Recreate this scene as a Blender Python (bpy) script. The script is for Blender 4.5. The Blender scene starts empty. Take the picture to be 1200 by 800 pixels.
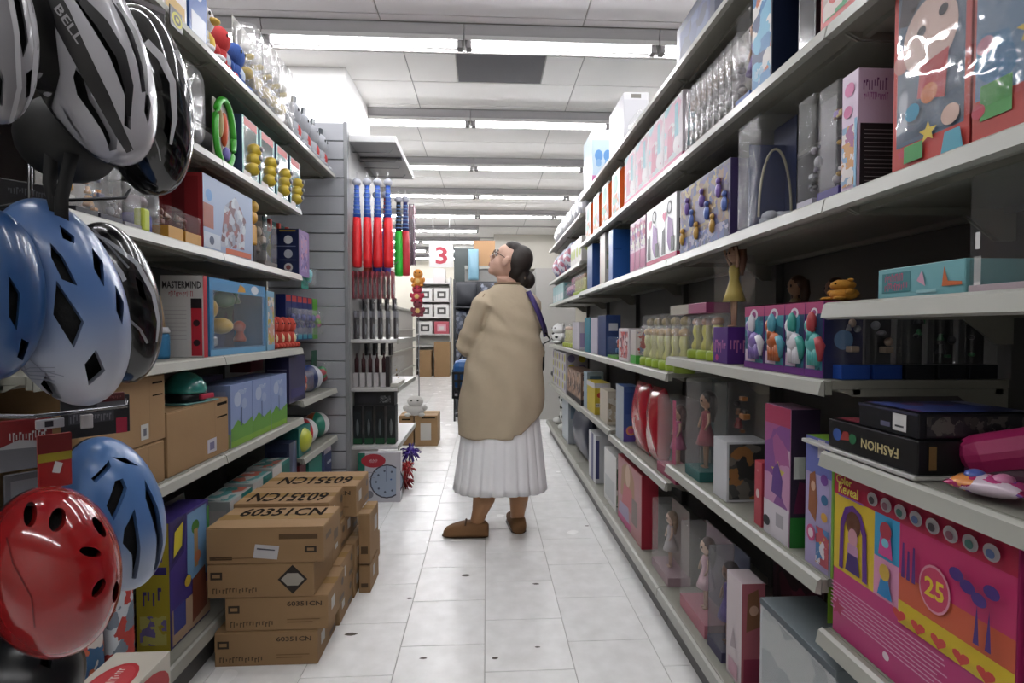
import bpy, bmesh, math, random
from mathutils import Vector, Matrix
random.seed(7)
SC = bpy.context.scene
COL = SC.collection
# ---------------------------------------------------------------- camera
CAM_H = 1.154; FPX = 600.0
YAW = math.atan2(30, FPX); PITCH = math.atan2(16, FPX)
cam_d = bpy.data.cameras.new('camera'); cam_d.sensor_width = 36; cam_d.lens = 18.0
cam_d.clip_start = 0.02
cam = bpy.data.objects.new('camera', cam_d); COL.objects.link(cam)
cam.location = (0, 0, CAM_H)
cam.rotation_euler = (math.pi/2 - PITCH, 0, -YAW)
SC.camera = cam
cam_d.dof.use_dof = False
# ---------------------------------------------------------------- world and exposure
w = bpy.data.worlds.new('world'); SC.world = w; w.use_nodes = True
w.node_tree.nodes['Background'].inputs[0].default_value = (0.9, 0.95, 1, 1)
w.node_tree.nodes['Background'].inputs[1].default_value = 0.02
SC.view_settings.view_transform = 'Standard'; SC.view_settings.look = 'None'
SC.view_settings.gamma = 1; SC.view_settings.use_curve_mapping = False
SC.view_settings.exposure = 1.42
TUBE_POWER = 42.0
# ---------------------------------------------------------------- helpers: rays, materials
_R = Matrix.Rotation(-YAW, 3, 'Z') @ Matrix.Rotation(math.pi/2 - PITCH, 3, 'X')
def ray(px, py):
    return _R @ Vector(((px-600)/FPX, -(py-400)/FPX, -1))
def atX(px, py, X):
    d = ray(px, py); t = X/d.x
    return Vector((X, d.y*t, CAM_H + d.z*t))
def atY(px, py, Y):
    d = ray(px, py); t = Y/d.y
    return Vector((d.x*t, Y, CAM_H + d.z*t))
def atZ(px, py, Z):
    d = ray(px, py); t = (Z-CAM_H)/d.z
    return Vector((d.x*t, d.y*t, Z))
def lin(hexs):
    k = 1.0 if hexs[0] == '!' else ALBEDO
    h = hexs.lstrip('!#')
    o = []
    for i in (0, 2, 4):
        c = int(h[i:i+2], 16)/255
        o.append(c/12.92 if c <= 0.04045 else ((c+0.055)/1.055)**2.4)
    g = (o[0]+o[1]+o[2])/3; q = 0.06 if k < 1 else 0
    return tuple(k*(c*(1-q)+g*q) for c in o)+(1,)
ALBEDO = 0.60   # goods are printed in fuller inks than they look under the lamps
_mats = {}
def mat(c, rough=0.5, metal=0.0, spec=0.5, coat=0.0, vary=0.0, vs=30, bump=0.0, bs=60):
    """plain surface colour with optional fine grain"""
    key = (c, rough, metal, spec, coat, vary, vs, bump, bs)
    if key in _mats: return _mats[key]
    m = bpy.data.materials.new('paint_' + c.lstrip('!#')); m.use_nodes = True
    nt = m.node_tree; b = nt.nodes['Principled BSDF']
    b.inputs['Base Color'].default_value = lin(c)
    b.inputs['Roughness'].default_value = rough; b.inputs['Metallic'].default_value = metal
    b.inputs['Specular IOR Level'].default_value = spec
    b.inputs['Coat Weight'].default_value = coat; b.inputs['Coat Roughness'].default_value = 0.05
    if vary or bump:
        tc = nt.nodes.new('ShaderNodeTexCoord'); n = nt.nodes.new('ShaderNodeTexNoise')
        n.inputs['Scale'].default_value = vs; n.inputs['Detail'].default_value = 5
        nt.links.new(tc.outputs['Object'], n.inputs['Vector'])
        if vary:
            mx = nt.nodes.new('ShaderNodeMix'); mx.data_type = 'RGBA'; l = lin(c)
            mx.inputs[6].default_value = tuple(max(0, x*(1-vary)) for x in l[:3]) + (1,)
            mx.inputs[7].default_value = tuple(min(1, x*(1+vary)) for x in l[:3]) + (1,)
            nt.links.new(n.outputs['Fac'], mx.inputs[0]); nt.links.new(mx.outputs[2], b.inputs['Base Color'])
        if bump:
            n2 = nt.nodes.new('ShaderNodeTexNoise'); n2.inputs['Scale'].default_value = bs; n2.inputs['Detail'].default_value = 4
            nt.links.new(tc.outputs['Object'], n2.inputs['Vector'])
            bp = nt.nodes.new('ShaderNodeBump'); bp.inputs['Strength'].default_value = bump; bp.inputs['Distance'].default_value = 0.004
            nt.links.new(n2.outputs['Fac'], bp.inputs['Height']); nt.links.new(bp.outputs[0], b.inputs['Normal'])
    _mats[key] = m; return m
def art(cols, scale=28, seed=0, rough=0.5, distort=0.05):
    """flat printed picture: patches of the given inks"""
    key = ('art', tuple(cols), scale, seed, rough, distort)
    if key in _mats: return _mats[key]
    m = bpy.data.materials.new('print_art'); m.use_nodes = True
    nt = m.node_tree; b = nt.nodes['Principled BSDF']; b.inputs['Roughness'].default_value = rough
    tc = nt.nodes.new('ShaderNodeTexCoord'); mp = nt.nodes.new('ShaderNodeMapping')
    mp.inputs['Location'].default_value = (seed*3.1, seed*1.7, seed*2.3)
    nz = nt.nodes.new('ShaderNodeTexNoise'); nz.inputs['Scale'].default_value = scale*0.8; nz.inputs['Detail'].default_value = 3
    ad = nt.nodes.new('ShaderNodeVectorMath'); ad.operation = 'MULTIPLY_ADD'
    ad.inputs[1].default_value = (distort, distort, distort)
    vo = nt.nodes.new('ShaderNodeTexVoronoi'); vo.inputs['Scale'].default_value = scale
    sp = nt.nodes.new('ShaderNodeSeparateColor')
    cr = nt.nodes.new('ShaderNodeValToRGB'); cr.color_ramp.interpolation = 'CONSTANT'
    el = cr.color_ramp.elements
    for i, c in enumerate(cols):
        p = i/len(cols)
        if i < 2: e = el[i]; e.position = p
        else: e = el.new(p)
        e.color = lin(c)
    nt.links.new(tc.outputs['Object'], mp.inputs[0]); nt.links.new(mp.outputs[0], nz.inputs['Vector'])
    nt.links.new(nz.outputs['Color'], ad.inputs[0]); nt.links.new(mp.outputs[0], ad.inputs[2])
    nt.links.new(ad.outputs[0], vo.inputs['Vector']); nt.links.new(vo.outputs['Color'], sp.inputs[0])
    nt.links.new(sp.outputs[0], cr.inputs[0]); nt.links.new(cr.outputs[0], b.inputs['Base Color'])
    _mats[key] = m; return m
def clear(tint="#ffffff", haze=0.025, gloss=0.08, crinkle=.12, rough=.16):
    key = ('clear', tint, haze, gloss, crinkle, rough)
    if key in _mats: return _mats[key]
    m = bpy.data.materials.new('clear_plastic'); m.use_nodes = True
    nt = m.node_tree; nt.nodes.remove(nt.nodes['Principled BSDF']); out = nt.nodes['Material Output']
    tr = nt.nodes.new('ShaderNodeBsdfTransparent'); tr.inputs[0].default_value = lin('!'+tint)
    gl = nt.nodes.new('ShaderNodeBsdfGlossy'); gl.inputs['Roughness'].default_value = rough
    df = nt.nodes.new('ShaderNodeBsdfDiffuse'); df.inputs[0].default_value = (0.8, 0.8, 0.8, 1)
    tc = nt.nodes.new('ShaderNodeTexCoord'); wn = nt.nodes.new('ShaderNodeTexNoise'); wn.inputs['Scale'].default_value = 9 if crinkle > .6 else 22
    bp = nt.nodes.new('ShaderNodeBump'); bp.inputs['Strength'].default_value = crinkle; bp.inputs['Distance'].default_value = 0.01
    nt.links.new(tc.outputs['Object'], wn.inputs['Vector']); nt.links.new(wn.outputs['Fac'], bp.inputs['Height']); nt.links.new(bp.outputs[0], gl.inputs['Normal'])
    lw = nt.nodes.new('ShaderNodeLayerWeight'); lw.inputs[0].default_value = 0.25
    ma = nt.nodes.new('ShaderNodeMath'); ma.operation = 'MULTIPLY_ADD'; ma.inputs[1].default_value = 0.13; ma.inputs[2].default_value = gloss*.4
    m1 = nt.nodes.new('ShaderNodeMixShader'); m1.inputs[0].default_value = haze
    m2 = nt.nodes.new('ShaderNodeMixShader')
    nt.links.new(tr.outputs[0], m1.inputs[1]); nt.links.new(df.outputs[0], m1.inputs[2])
    nt.links.new(lw.outputs['Fresnel'], ma.inputs[0]); nt.links.new(ma.outputs[0], m2.inputs[0])
    nt.links.new(m1.outputs[0], m2.inputs[1]); nt.links.new(gl.outputs[0], m2.inputs[2])
    nt.links.new(m2.outputs[0], out.inputs[0])
    _mats[key] = m; return m
def emit(c, s):
    key = ('emit', c, s)
    if key in _mats: return _mats[key]
    m = bpy.data.materials.new('lamp_glow'); m.use_nodes = True
    b = m.node_tree.nodes['Principled BSDF']
    b.inputs['Base Color'].default_value = (0.8, 0.8, 0.8, 1)
    b.inputs['Emission Color'].default_value = lin(c); b.inputs['Emission Strength'].default_value = s
    _mats[key] = m; return m
def M_(c):
    return c if isinstance(c, bpy.types.Material) else mat(c, 0.45, spec=.35)
# ---------------------------------------------------------------- mesh collector
class MB:
    def __init__(s): s.v = []; s.f = []; s.sm = []
    def add(s, vs, fs, smooth=False, mx=None):
        n = len(s.v)
        s.v += [tuple(mx @ Vector(p)) if mx is not None else tuple(p) for p in vs]
        s.f += [tuple(i+n for i in f) for f in fs]; s.sm += [smooth]*len(fs); return s
    def box(s, x0, y0, z0, x1, y1, z1, mx=None):
        vs = [(x, y, z) for x in (x0, x1) for y in (y0, y1) for z in (z0, z1)]
        return s.add(vs, [(0,1,3,2),(4,6,7,5),(0,4,5,1),(2,3,7,6),(0,2,6,4),(1,5,7,3)], False, mx)
    def rbox(s, x0, y0, z0, x1, y1, z1, r=0.004, mx=None):
        """chamfered box"""
        cx, cy, cz = (x0+x1)/2, (y0+y1)/2, (z0+z1)/2; a, b, c = abs(x1-x0)/2, abs(y1-y0)/2, abs(z1-z0)/2
        r = min(r, a*.9, b*.9, c*.9); bm = bmesh.new(); bmesh.ops.create_cube(bm, size=2)
        for v in bm.verts: v.co = Vector((v.co.x*a+cx, v.co.y*b+cy, v.co.z*c+cz))
        bmesh.ops.bevel(bm, geom=bm.edges[:], offset=r, segments=2, affect='EDGES', profile=0.5)
        bm.verts.index_update()
        s.add([v.co for v in bm.verts], [[v.index for v in f.verts] for f in bm.faces], False, mx); bm.free(); return s
    def ell(s, c, r, nu=14, nv=9, mx=None):
        vs = []; fs = []
        for j in range(nv+1):
            t = math.pi*j/nv
            for i in range(nu):
                a = 2*math.pi*i/nu
                vs.append((c[0]+r[0]*math.sin(t)*math.cos(a), c[1]+r[1]*math.sin(t)*math.sin(a), c[2]+r[2]*math.cos(t)))
        for j in range(nv):
            for i in range(nu):
                k = (i+1) % nu
                fs.append((j*nu+i, (j+1)*nu+i, (j+1)*nu+k, j*nu+k))
        return s.add(vs, fs, True, mx)
    def lathe(s, prof, nu=16, c=(0,0,0), mx=None, smooth=True):
        vs = []; fs = []; n = len(prof)
        for (r, z) in prof:
            for i in range(nu):
                a = 2*math.pi*i/nu; vs.append((c[0]+r*math.cos(a), c[1]+r*math.sin(a), c[2]+z))
        for j in range(n-1):
            for i in range(nu):
                k = (i+1) % nu; fs.append((j*nu+i, j*nu+k, (j+1)*nu+k, (j+1)*nu+i))
        fs.append(tuple(range(nu-1, -1, -1))); fs.append(tuple(range((n-1)*nu, n*nu)))
        return s.add(vs, fs, smooth, mx)
    def tube(s, pts, r, nu=8, mx=None):
        pts = [Vector(p) for p in pts]; vs = []; fs = []
        rr = r if isinstance(r, (list, tuple)) else [r]*len(pts)
        for i, p in enumerate(pts):
            t = (pts[min(i+1, len(pts)-1)] - pts[max(i-1, 0)]).normalized()
            up = Vector((0, 0, 1)) if abs(t.z) < .95 else Vector((1, 0, 0))
            a = t.cross(up).normalized(); b = t.cross(a)
            for k in range(nu):
                q = 2*math.pi*k/nu; vs.append(p + (a*math.cos(q) + b*math.sin(q))*rr[i])
        for i in range(len(pts)-1):
            for k in range(nu):
                l = (k+1) % nu; fs.append((i*nu+k, i*nu+l, (i+1)*nu+l, (i+1)*nu+k))
        fs.append(tuple(range(nu-1, -1, -1))); fs.append(tuple(range((len(pts)-1)*nu, len(pts)*nu)))
        return s.add(vs, fs, True, mx)
    def prism(s, poly, y0, y1, mx=None):
        """polygon in x,z extruded along y"""
        n = len(poly); vs = [(p[0], y0, p[1]) for p in poly] + [(p[0], y1, p[1]) for p in poly]
        fs = [tuple(range(n)), tuple(range(2*n-1, n-1, -1))] + [(i, i+n, (i+1) % n + n, (i+1) % n) for i in range(n)]
        return s.add(vs, fs, False, mx)
    def loft(s, rings, smooth=True, cap=True, mx=None):
        nu = len(rings[0]); vs = [p for r in rings for p in r]; fs = []
        for j in range(len(rings)-1):
            for i in range(nu):
                k = (i+1) % nu; fs.append((j*nu+i, j*nu+k, (j+1)*nu+k, (j+1)*nu+i))
        if cap:
            fs.append(tuple(range(nu-1, -1, -1))); fs.append(tuple(range((len(rings)-1)*nu, len(rings)*nu)))
        return s.add(vs, fs, smooth, mx)
    def mesh(s, name, m):
        me = bpy.data.meshes.new(name); me.from_pydata(s.v, [], s.f)
        me.polygons.foreach_set('use_smooth', s.sm)
        if m is not None: me.materials.append(M_(m))
        me.update()
        bm = bmesh.new(); bm.from_mesh(me); bmesh.ops.recalc_face_normals(bm, faces=bm.faces[:]); bm.to_mesh(me); bm.free()
        return me
    def obj(s, name, m, parent=None, label=None):
        return link(name, s.mesh(name, m), parent, label)
def link(name, me, parent=None, label=None):
    o = bpy.data.objects.new(name, me); COL.objects.link(o)
    if parent is not None: o.parent = parent
    if label: o['label'] = label
    return o
def thing(name, label, cat, loc=(0,0,0), rz=0.0, group=None):
    o = bpy.data.objects.new(name, None); COL.objects.link(o); o.empty_display_size = 0.05
    o.location = loc; o.rotation_euler = (0, 0, rz)
    tag(o, label, cat, group); return o
def tag(o, label, cat, group=None):
    o['label'] = label; o['category'] = cat
    if group: o['group'] = group
    return o
def struct(o): o['kind'] = 'structure'; return o
def copy_tree(o, parent=None):
    c = o.copy(); COL.objects.link(c)
    if parent is not None: c.parent = parent
    for ch in list(o.children): copy_tree(ch, c)
    return c
_txt = {}
def text_mesh(s, bold=0.0, shear=0.0):
    """lettering as flat faces, normalised to a unit box (0..1, 0..1)"""
    if (s, bold, shear) in _txt: return _txt[(s, bold, shear)]
    cu = bpy.data.curves.new('lettering', 'FONT'); cu.body = s; cu.resolution_u = 2; cu.offset = bold; cu.shear = shear
    cu.align_x = 'LEFT'; cu.fill_mode = 'FRONT'
    o = bpy.data.objects.new('lettering', cu); COL.objects.link(o)
    dg = bpy.context.evaluated_depsgraph_get()
    me = bpy.data.meshes.new_from_object(o.evaluated_get(dg))
    vs = [v.co.copy() for v in me.vertices]; fs = [tuple(p.vertices) for p in me.polygons]
    bpy.data.objects.remove(o); bpy.data.curves.remove(cu)
    x0 = min(v.x for v in vs); x1 = max(v.x for v in vs); y0 = min(v.y for v in vs); y1 = max(v.y for v in vs)
    vs = [((v.x-x0)/(x1-x0), (v.y-y0)/(y1-y0)) for v in vs]
    _txt[(s, bold, shear)] = (vs, fs); return _txt[(s, bold, shear)]
def face_mx(f, w, h, d):
    o, u, v, n = {'F': ((0,0,0), (1,0,0), (0,0,1), (0,-1,0)), 'R': ((w,0,0), (0,1,0), (0,0,1), (1,0,0)),
                  'L': ((0,d,0), (0,-1,0), (0,0,1), (-1,0,0)), 'T': ((0,0,h), (1,0,0), (0,1,0), (0,0,1)),
                  'B': ((w,d,0), (-1,0,0), (0,0,1), (0,1,0))}[f]
    m = Matrix.Identity(4)
    for i in range(3): m[i][0] = u[i]; m[i][1] = v[i]; m[i][2] = n[i]; m[i][3] = o[i]
    return m, (w if f in 'FTB' else d), (d if f == 'T' else h)
def star_pts(n=5, r=0.45):
    return [(math.cos(math.pi/2+i*math.pi/n)*(1 if i % 2 == 0 else r), math.sin(math.pi/2+i*math.pi/n)*(1 if i % 2 == 0 else r)) for i in range(2*n)]
def heart_pts():
    return [(0.062*16*math.sin(t)**3, 0.062*(13*math.cos(t)-5*math.cos(2*t)-2*math.cos(3*t)-math.cos(4*t))) for t in [2*math.pi*i/18 for i in range(18)]]
def prints(parent, w, h, d, els):
    """flat print laid on the faces of a package; neighbouring prints of one ink and kind share a part"""
    acc = {}; order = []
    for k, e in enumerate(els):
        f, kind, geo, col = e[0], e[1], e[2], e[3]
        mx, W, H = face_mx(f, w, h, d); off = 0.0006 + 0.00025*k
        nm = {'t': 'lettering', 'r': 'printed_panel', 'c': 'printed_disc', 's': 'printed_star', 'h': 'printed_heart', 'p': 'printed_shape', 'w': 'word_mark'}[kind]
        key = (nm, f, col if isinstance(col, str) else col.name)
        if key not in acc: acc[key] = (MB(), col, nm); order.append(key)
        b = acc[key][0]
        if kind == 'r':
            u0, v0, u1, v1 = geo; b.add([(u0*W,v0*H,off),(u1*W,v0*H,off),(u1*W,v1*H,off),(u0*W,v1*H,off)], [(0,1,2,3)], False, mx)
        elif kind == 'p':
            b.add([(p[0]*W, p[1]*H, off) for p in geo], [tuple(range(len(geo)))], False, mx)
        elif kind == 'w':
            # unreadable word: a run of small upright strokes
            u0, v0, u1, v1 = geo[:4]; rw = random.Random(int((u0+v1)*1000)); n = max(4, int(9*(u1-u0)/max(.05, (v1-v0))*W/H*.5)); n = min(n, 14); du = (u1-u0)/n
            for i in range(n):
                a = u0+i*du; t_ = v1-(v1-v0)*rw.choice((0, .2, .25, 0)); m_ = v0+(v1-v0)*rw.choice((.0, .0, .3))
                b.add([(a*W,m_*H,off),((a+du*.34)*W,m_*H,off),((a+du*.34)*W,t_*H,off),(a*W,t_*H,off)], [(0,1,2,3)], False, mx)
                if rw.random() < .6: b.add([((a+du*.3)*W,(t_-.2*(v1-v0))*H,off),((a+du*.74)*W,(t_-.2*(v1-v0))*H,off),((a+du*.74)*W,t_*H,off),((a+du*.3)*W,t_*H,off)], [(0,1,2,3)], False, mx)
        elif kind in 'csh':
            u, v, r = geo[:3]; asp = geo[3] if len(geo) > 3 else 1.0
            pts = [(math.cos(2*math.pi*i/20), math.sin(2*math.pi*i/20)) for i in range(20)] if kind == 'c' else star_pts() if kind == 's' else heart_pts()
            R = r*min(W, H); b.add([(u*W+p[0]*R*asp, v*H+p[1]*R, off) for p in pts], [tuple(range(len(pts)))], False, mx)
        elif kind == 't':
            s, u0, v0, u1, v1 = geo[:5]; rot = geo[5] if len(geo) > 5 else 0
            vs, fs = text_mesh(s, 0.022)
            if rot == 90: tr = lambda x, y: (1-y, x)
            elif rot == 180: tr = lambda x, y: (1-x, 1-y)
            elif rot == -90: tr = lambda x, y: (y, 1-x)
            else: tr = lambda x, y: (x, y)
            q = [tr(*p) for p in vs]
            b.add([((u0+(u1-u0)*x)*W, (v0+(v1-v0)*y)*H, off) for x, y in q], fs, False, mx)
    for key in order:
        b, col, nm = acc[key]; b.obj(nm, col, parent)
# ================================================================ the room
CEIL = 2.99
FLOORM = mat('#d9dad8', 0.22, vary=0.06, vs=9, spec=0.5)
def floor_tile_mat():
    m = bpy.data.materials.new('vinyl_tile'); m.use_nodes = True
    nt = m.node_tree; b = nt.nodes['Principled BSDF']
    tc = nt.nodes.new('ShaderNodeTexCoord'); oi = nt.nodes.new('ShaderNodeObjectInfo')
    ad = nt.nodes.new('ShaderNodeVectorMath'); ad.operation = 'ADD'
    n = nt.nodes.new('ShaderNodeTexNoise'); n.inputs['Scale'].default_value = 14; n.inputs['Detail'].default_value = 6
    cr = nt.nodes.new('ShaderNodeValToRGB')
    cr.color_ramp.elements[0].position = 0.3; cr.color_ramp.elements[0].color = lin('!#dededc')
    cr.color_ramp.elements[1].position = 0.7; cr.color_ramp.elements[1].color = lin('!#ececeb')
    nt.links.new(tc.outputs['Object'], ad.inputs[0]); nt.links.new(oi.outputs['Location'], ad.inputs[1])
    nt.links.new(ad.outputs[0], n.inputs['Vector']); nt.links.new(n.outputs['Fac'], cr.inputs[0])
    nt.links.new(cr.outputs[0], b.inputs['Base Color'])
    b.inputs['Roughness'].default_value = 0.2; b.inputs['Specular IOR Level'].default_value = 0.45
    n2 = nt.nodes.new('ShaderNodeTexNoise'); n2.inputs['Scale'].default_value = 5
    nt.links.new(ad.outputs[0], n2.inputs['Vector'])
    mr = nt.nodes.new('ShaderNodeMapRange'); mr.inputs[3].default_value = 0.12; mr.inputs[4].default_value = 0.34
    nt.links.new(n2.outputs['Fac'], mr.inputs[0]); nt.links.new(mr.outputs[0], b.inputs['Roughness'])
    return m
TILE = floor_tile_mat()
fl = struct(MB().box(-6, -4, -0.12, 6, 15, -0.004).obj('floor', mat('!#aeaca8', 0.6)))
T = 0.3048; J = 0.0012
tile_me = MB().rbox(J, J, -0.004, T-J, T-J, 0.0, 0.0015).mesh('tile', TILE)
worn_me = MB().rbox(J, J, -0.004, T-J, T-J, 0.0, 0.0015)
X_T = atZ(568, 790, 0).x
far = MB(); cnt = 0
for i in range(-3, 3):
    off = 0 if i % 2 else T*0.5
    for j in range(0, 56):
        x = X_T + i*T; y = -0.9 + (j*T) + off
        if y < 9.0 and y > 0.6 and x > -1.25 and x < 0.75:
            o = link('tile', tile_me, fl); o.location = (x, y, 0); cnt += 1
        else: far.box(x+J, y+J, -0.004, x+T-J, y+T-J, 0)
for i in list(range(-16, -3)) + list(range(3, 15)):
    for j in range(0, 52): far.box(X_T+i*T+J, -0.9+j*T+J, -0.004, X_T+i*T+T-J, -0.9+j*T+T-J, 0)
o = far.obj('tile_field', TILE, fl); o['kind'] = 'stuff'
# small scuff marks and lost labels on the floor
scuff = []
for k, (px, py, l) in enumerate([(546,674,.035),(628,684,.02),(480,701,.02),(411,743,.03),(580,771,.018),(496,771,.016),(688,616,.02),(630,758,.012)]):
    p = atZ(px, py, 0)
    pts = [(l*(0.6+0.4*random.random())*math.cos(a)*(1 if k % 2 else .8), 0.35*l*math.sin(a)) for a in [2*math.pi*i/9 for i in range(9)]]
    mb = MB().add([(x, y, 0.0006) for x, y in pts], [tuple(range(9))]); mb.obj('scuff_mark', '#5d564c', fl).location = (p.x, p.y, 0)
WALLM = mat('!#d8d6cf', 0.7, vary=0.03, vs=4)
struct(MB().box(-6.1, -4, 0, -6, 15, CEIL).obj('wall_left', WALLM))
struct(MB().box(6, -4, 0, 6.1, 15, CEIL).obj('wall_right', WALLM))
struct(MB().box(-6, 14.2, 0, 6, 14.3, CEIL).obj('wall_back', mat('!#cfcabd', 0.7, vary=0.03, vs=4)))
struct(MB().box(-6, -4.1, 0, 6, -4, CEIL).obj('wall_front', WALLM))
# ceiling: a slab, panels between the lamp rows, and narrow joints
ce = struct(MB().box(-6, -4, CEIL+0.006, 6, 14.3, CEIL+0.1).obj('ceiling', mat('!#a8a5a2', 0.8)))
CT = mat('!#e9e7e4', 0.75, vary=0.025, vs=6); CTB = mat('!#e3dfe1', 0.75, vary=0.03, vs=5)
ROW0 = 3.24; PITCHY = 1.22
JX = -0.13
rest = MB()
for r in range(-5, 9):
    y0 = ROW0 + r*PITCHY
    for (a, b) in ((0.09, 0.26), (0.26, 0.66), (0.66, 1.06), (1.06, 1.13)):
        for c in range(-5, 5):
            x0 = JX - 0.5 + c*1.22 + (0.0 if r % 2 else 0.08)
            seen = r >= -1 and -3 <= c <= 1
            dark = (r == 0 and a == 0.26 and c == 0)
            if dark:
                # one panel of this row is a grey return grille beside a narrower white panel
                link('panel', MB().rbox(x0+.004, y0+a+.004, CEIL, x0+.34, y0+b-.004, CEIL+.012, .003).mesh('panel', CT), ce)
                link('panel', MB().rbox(x0+.965, y0+a+.004, CEIL, x0+1.216, y0+b-.004, CEIL+.012, .003).mesh('panel', CT), ce)
                g = MB().rbox(x0+.348, y0+a+.004, CEIL+.004, x0+.957, y0+b-.004, CEIL+.012, .003).obj('return_air_panel', mat('#77757a', 0.8, vary=.08, vs=90), ce)
                continue
            if seen: MB().rbox(x0+.004, y0+a+.004, CEIL, x0+1.216, y0+b-.004, CEIL+.012, .003).obj('panel', CTB if r < 0 else CT, ce)
            else: rest.box(x0+.004, y0+a+.004, CEIL, x0+1.216, y0+b-.004, CEIL+.012)
rest.obj('panel_field', CT, ce)['kind'] = 'stuff'
# fluorescent strip lamps: long troughs across the aisle
LW = 1.2
house = MB().prism([(0,0.0)], 0, 0) if False else None
def lamp_proto():
    t = thing('fluorescent_lamp', 'white fluorescent strip lamp glowing in its ceiling row across the aisle', 'lamp', (0,0,CEIL), 0, 'fluorescent strip lamps on the ceiling')
    hm = mat('!#8d8a8b', 0.5); rm = mat('!#8a8886', 0.6)
    hb = MB()
    hb.add([(0,-.085,0),(0,-.06,-.055),(0,.06,-.055),(0,.085,0),(LW,-.085,0),(LW,-.06,-.055),(LW,.06,-.055),(LW,.085,0)],
           [(0,1,2,3),(7,6,5,4),(0,4,5,1),(1,5,6,2),(2,6,7,3),(3,7,4,0)])
    hb.obj('housing', hm, t)
    MB().rbox(0.0, -.075, -.075, LW, .075, -.062, .004).obj('reflector', rm, t)
    MB().rbox(0.0, .070, -.090, LW, .078, -.062, .002).rbox(0.0, -.078, -.089, LW, -.070, -.062, .002).obj('reflector_lip', mat('!#a5a3a1', .5), t)
    for yy in (-.028,):
        MB().tube([(0.045, yy, -.098), (LW-.045, yy, -.096)], .0145, 10).obj('tube', emit('#fbfbff', TUBE_POWER), t)
    for x in (0.008, LW-.042):
        MB().rbox(x, -.055, -.125, x+.034, 0.0, -.072, .005).obj('lamp_holder', mat('#8b8788', 0.5), t)
    return t
lp = lamp_proto(); first = True
for r in range(-5, 9):
    if r in (-3, -5): continue
    for c in range(-3, 3):
        if r < 0 and c in (-3, 2): continue
        if r >= 5 and c >= 0: continue
        o = lp if first else copy_tree(lp); first = False
        o.location = (JX + c*(LW+.006), ROW0 + r*PITCHY, CEIL)
        if r >= 0:
            o['label'] = 'fluorescent strip lamp in the %s ceiling row, %s' % (('nearest', 'second', 'third', 'fourth', 'fifth', 'sixth', 'seventh', 'eighth', 'ninth')[r],
                ('far out beyond the helmet-side shelving', 'over the helmet-side shelving', 'on the helmet side of the aisle', 'on the doll side of the aisle', 'over the doll shelves', 'far out beyond the doll shelves')[c+3])
            o['group'] = 'fluorescent strip lamps down the shop ceiling'
        else: o['label'] = 'fluorescent strip lamp on the ceiling above and behind the near shelves'; o['group'] = 'fluorescent strip lamps above the near shelves'
# white structural column behind the helmet-side shelves
PM = mat('!#f0efed', 0.6, vary=0.02, vs=5)
cb = struct(MB().box(-1.50, 3.72, 0, -0.99, 4.46, CEIL).obj('column', PM))
# beige bulkhead low across the far end
struct(MB().box(0.15, 10.1, 2.32, 6, 14.2, CEIL-0.001).obj('wall_bulkhead', mat('!#a8a49a', 0.7, vary=.02, vs=4)))
# ================================================================ shelving
SHM = mat('#a5a498', 0.42, vary=0.05, vs=18); SHD = mat('#6f6d6b', 0.5, vary=0.05, vs=14)
LIP = mat('#bcbcb2', 0.35, vary=0.04, vs=20); DARK = mat('#3b3a3c', 0.6); UPR = mat('#6b6967', 0.5)
RX = 0.70; LX = -0.97
R_BACK = 1.16; L_BACK = -1.42
R_BAYS = [(0.10, 1.02, [0.53, 0.90, 1.205, 1.42, 1.77, 2.11]),
          (1.02, 1.93, [0.63, 1.045, 1.42, 1.77, 2.11]),
          (1.93, 2.85, [0.555, 0.98, 1.42, 1.77, 2.11]),
          (2.85, 3.76, [0.575, 0.98, 1.42, 1.77, 2.11]),
          (3.76, 4.68, [0.56, 0.98, 1.41, 1.65, 2.0]),
          (4.68, 5.60, [0.56, 0.98, 1.41, 1.65, 2.0])]
L_BAYS = [(1.14, 1.93, [0.685, 1.05, 1.43, 1.77, 2.13]),
          (1.93, 2.73, [0.685, 1.05, 1.43, 1.77, 2.13]),
          (2.73, 3.33, [0.465, 0.77, 2.13])]
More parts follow.
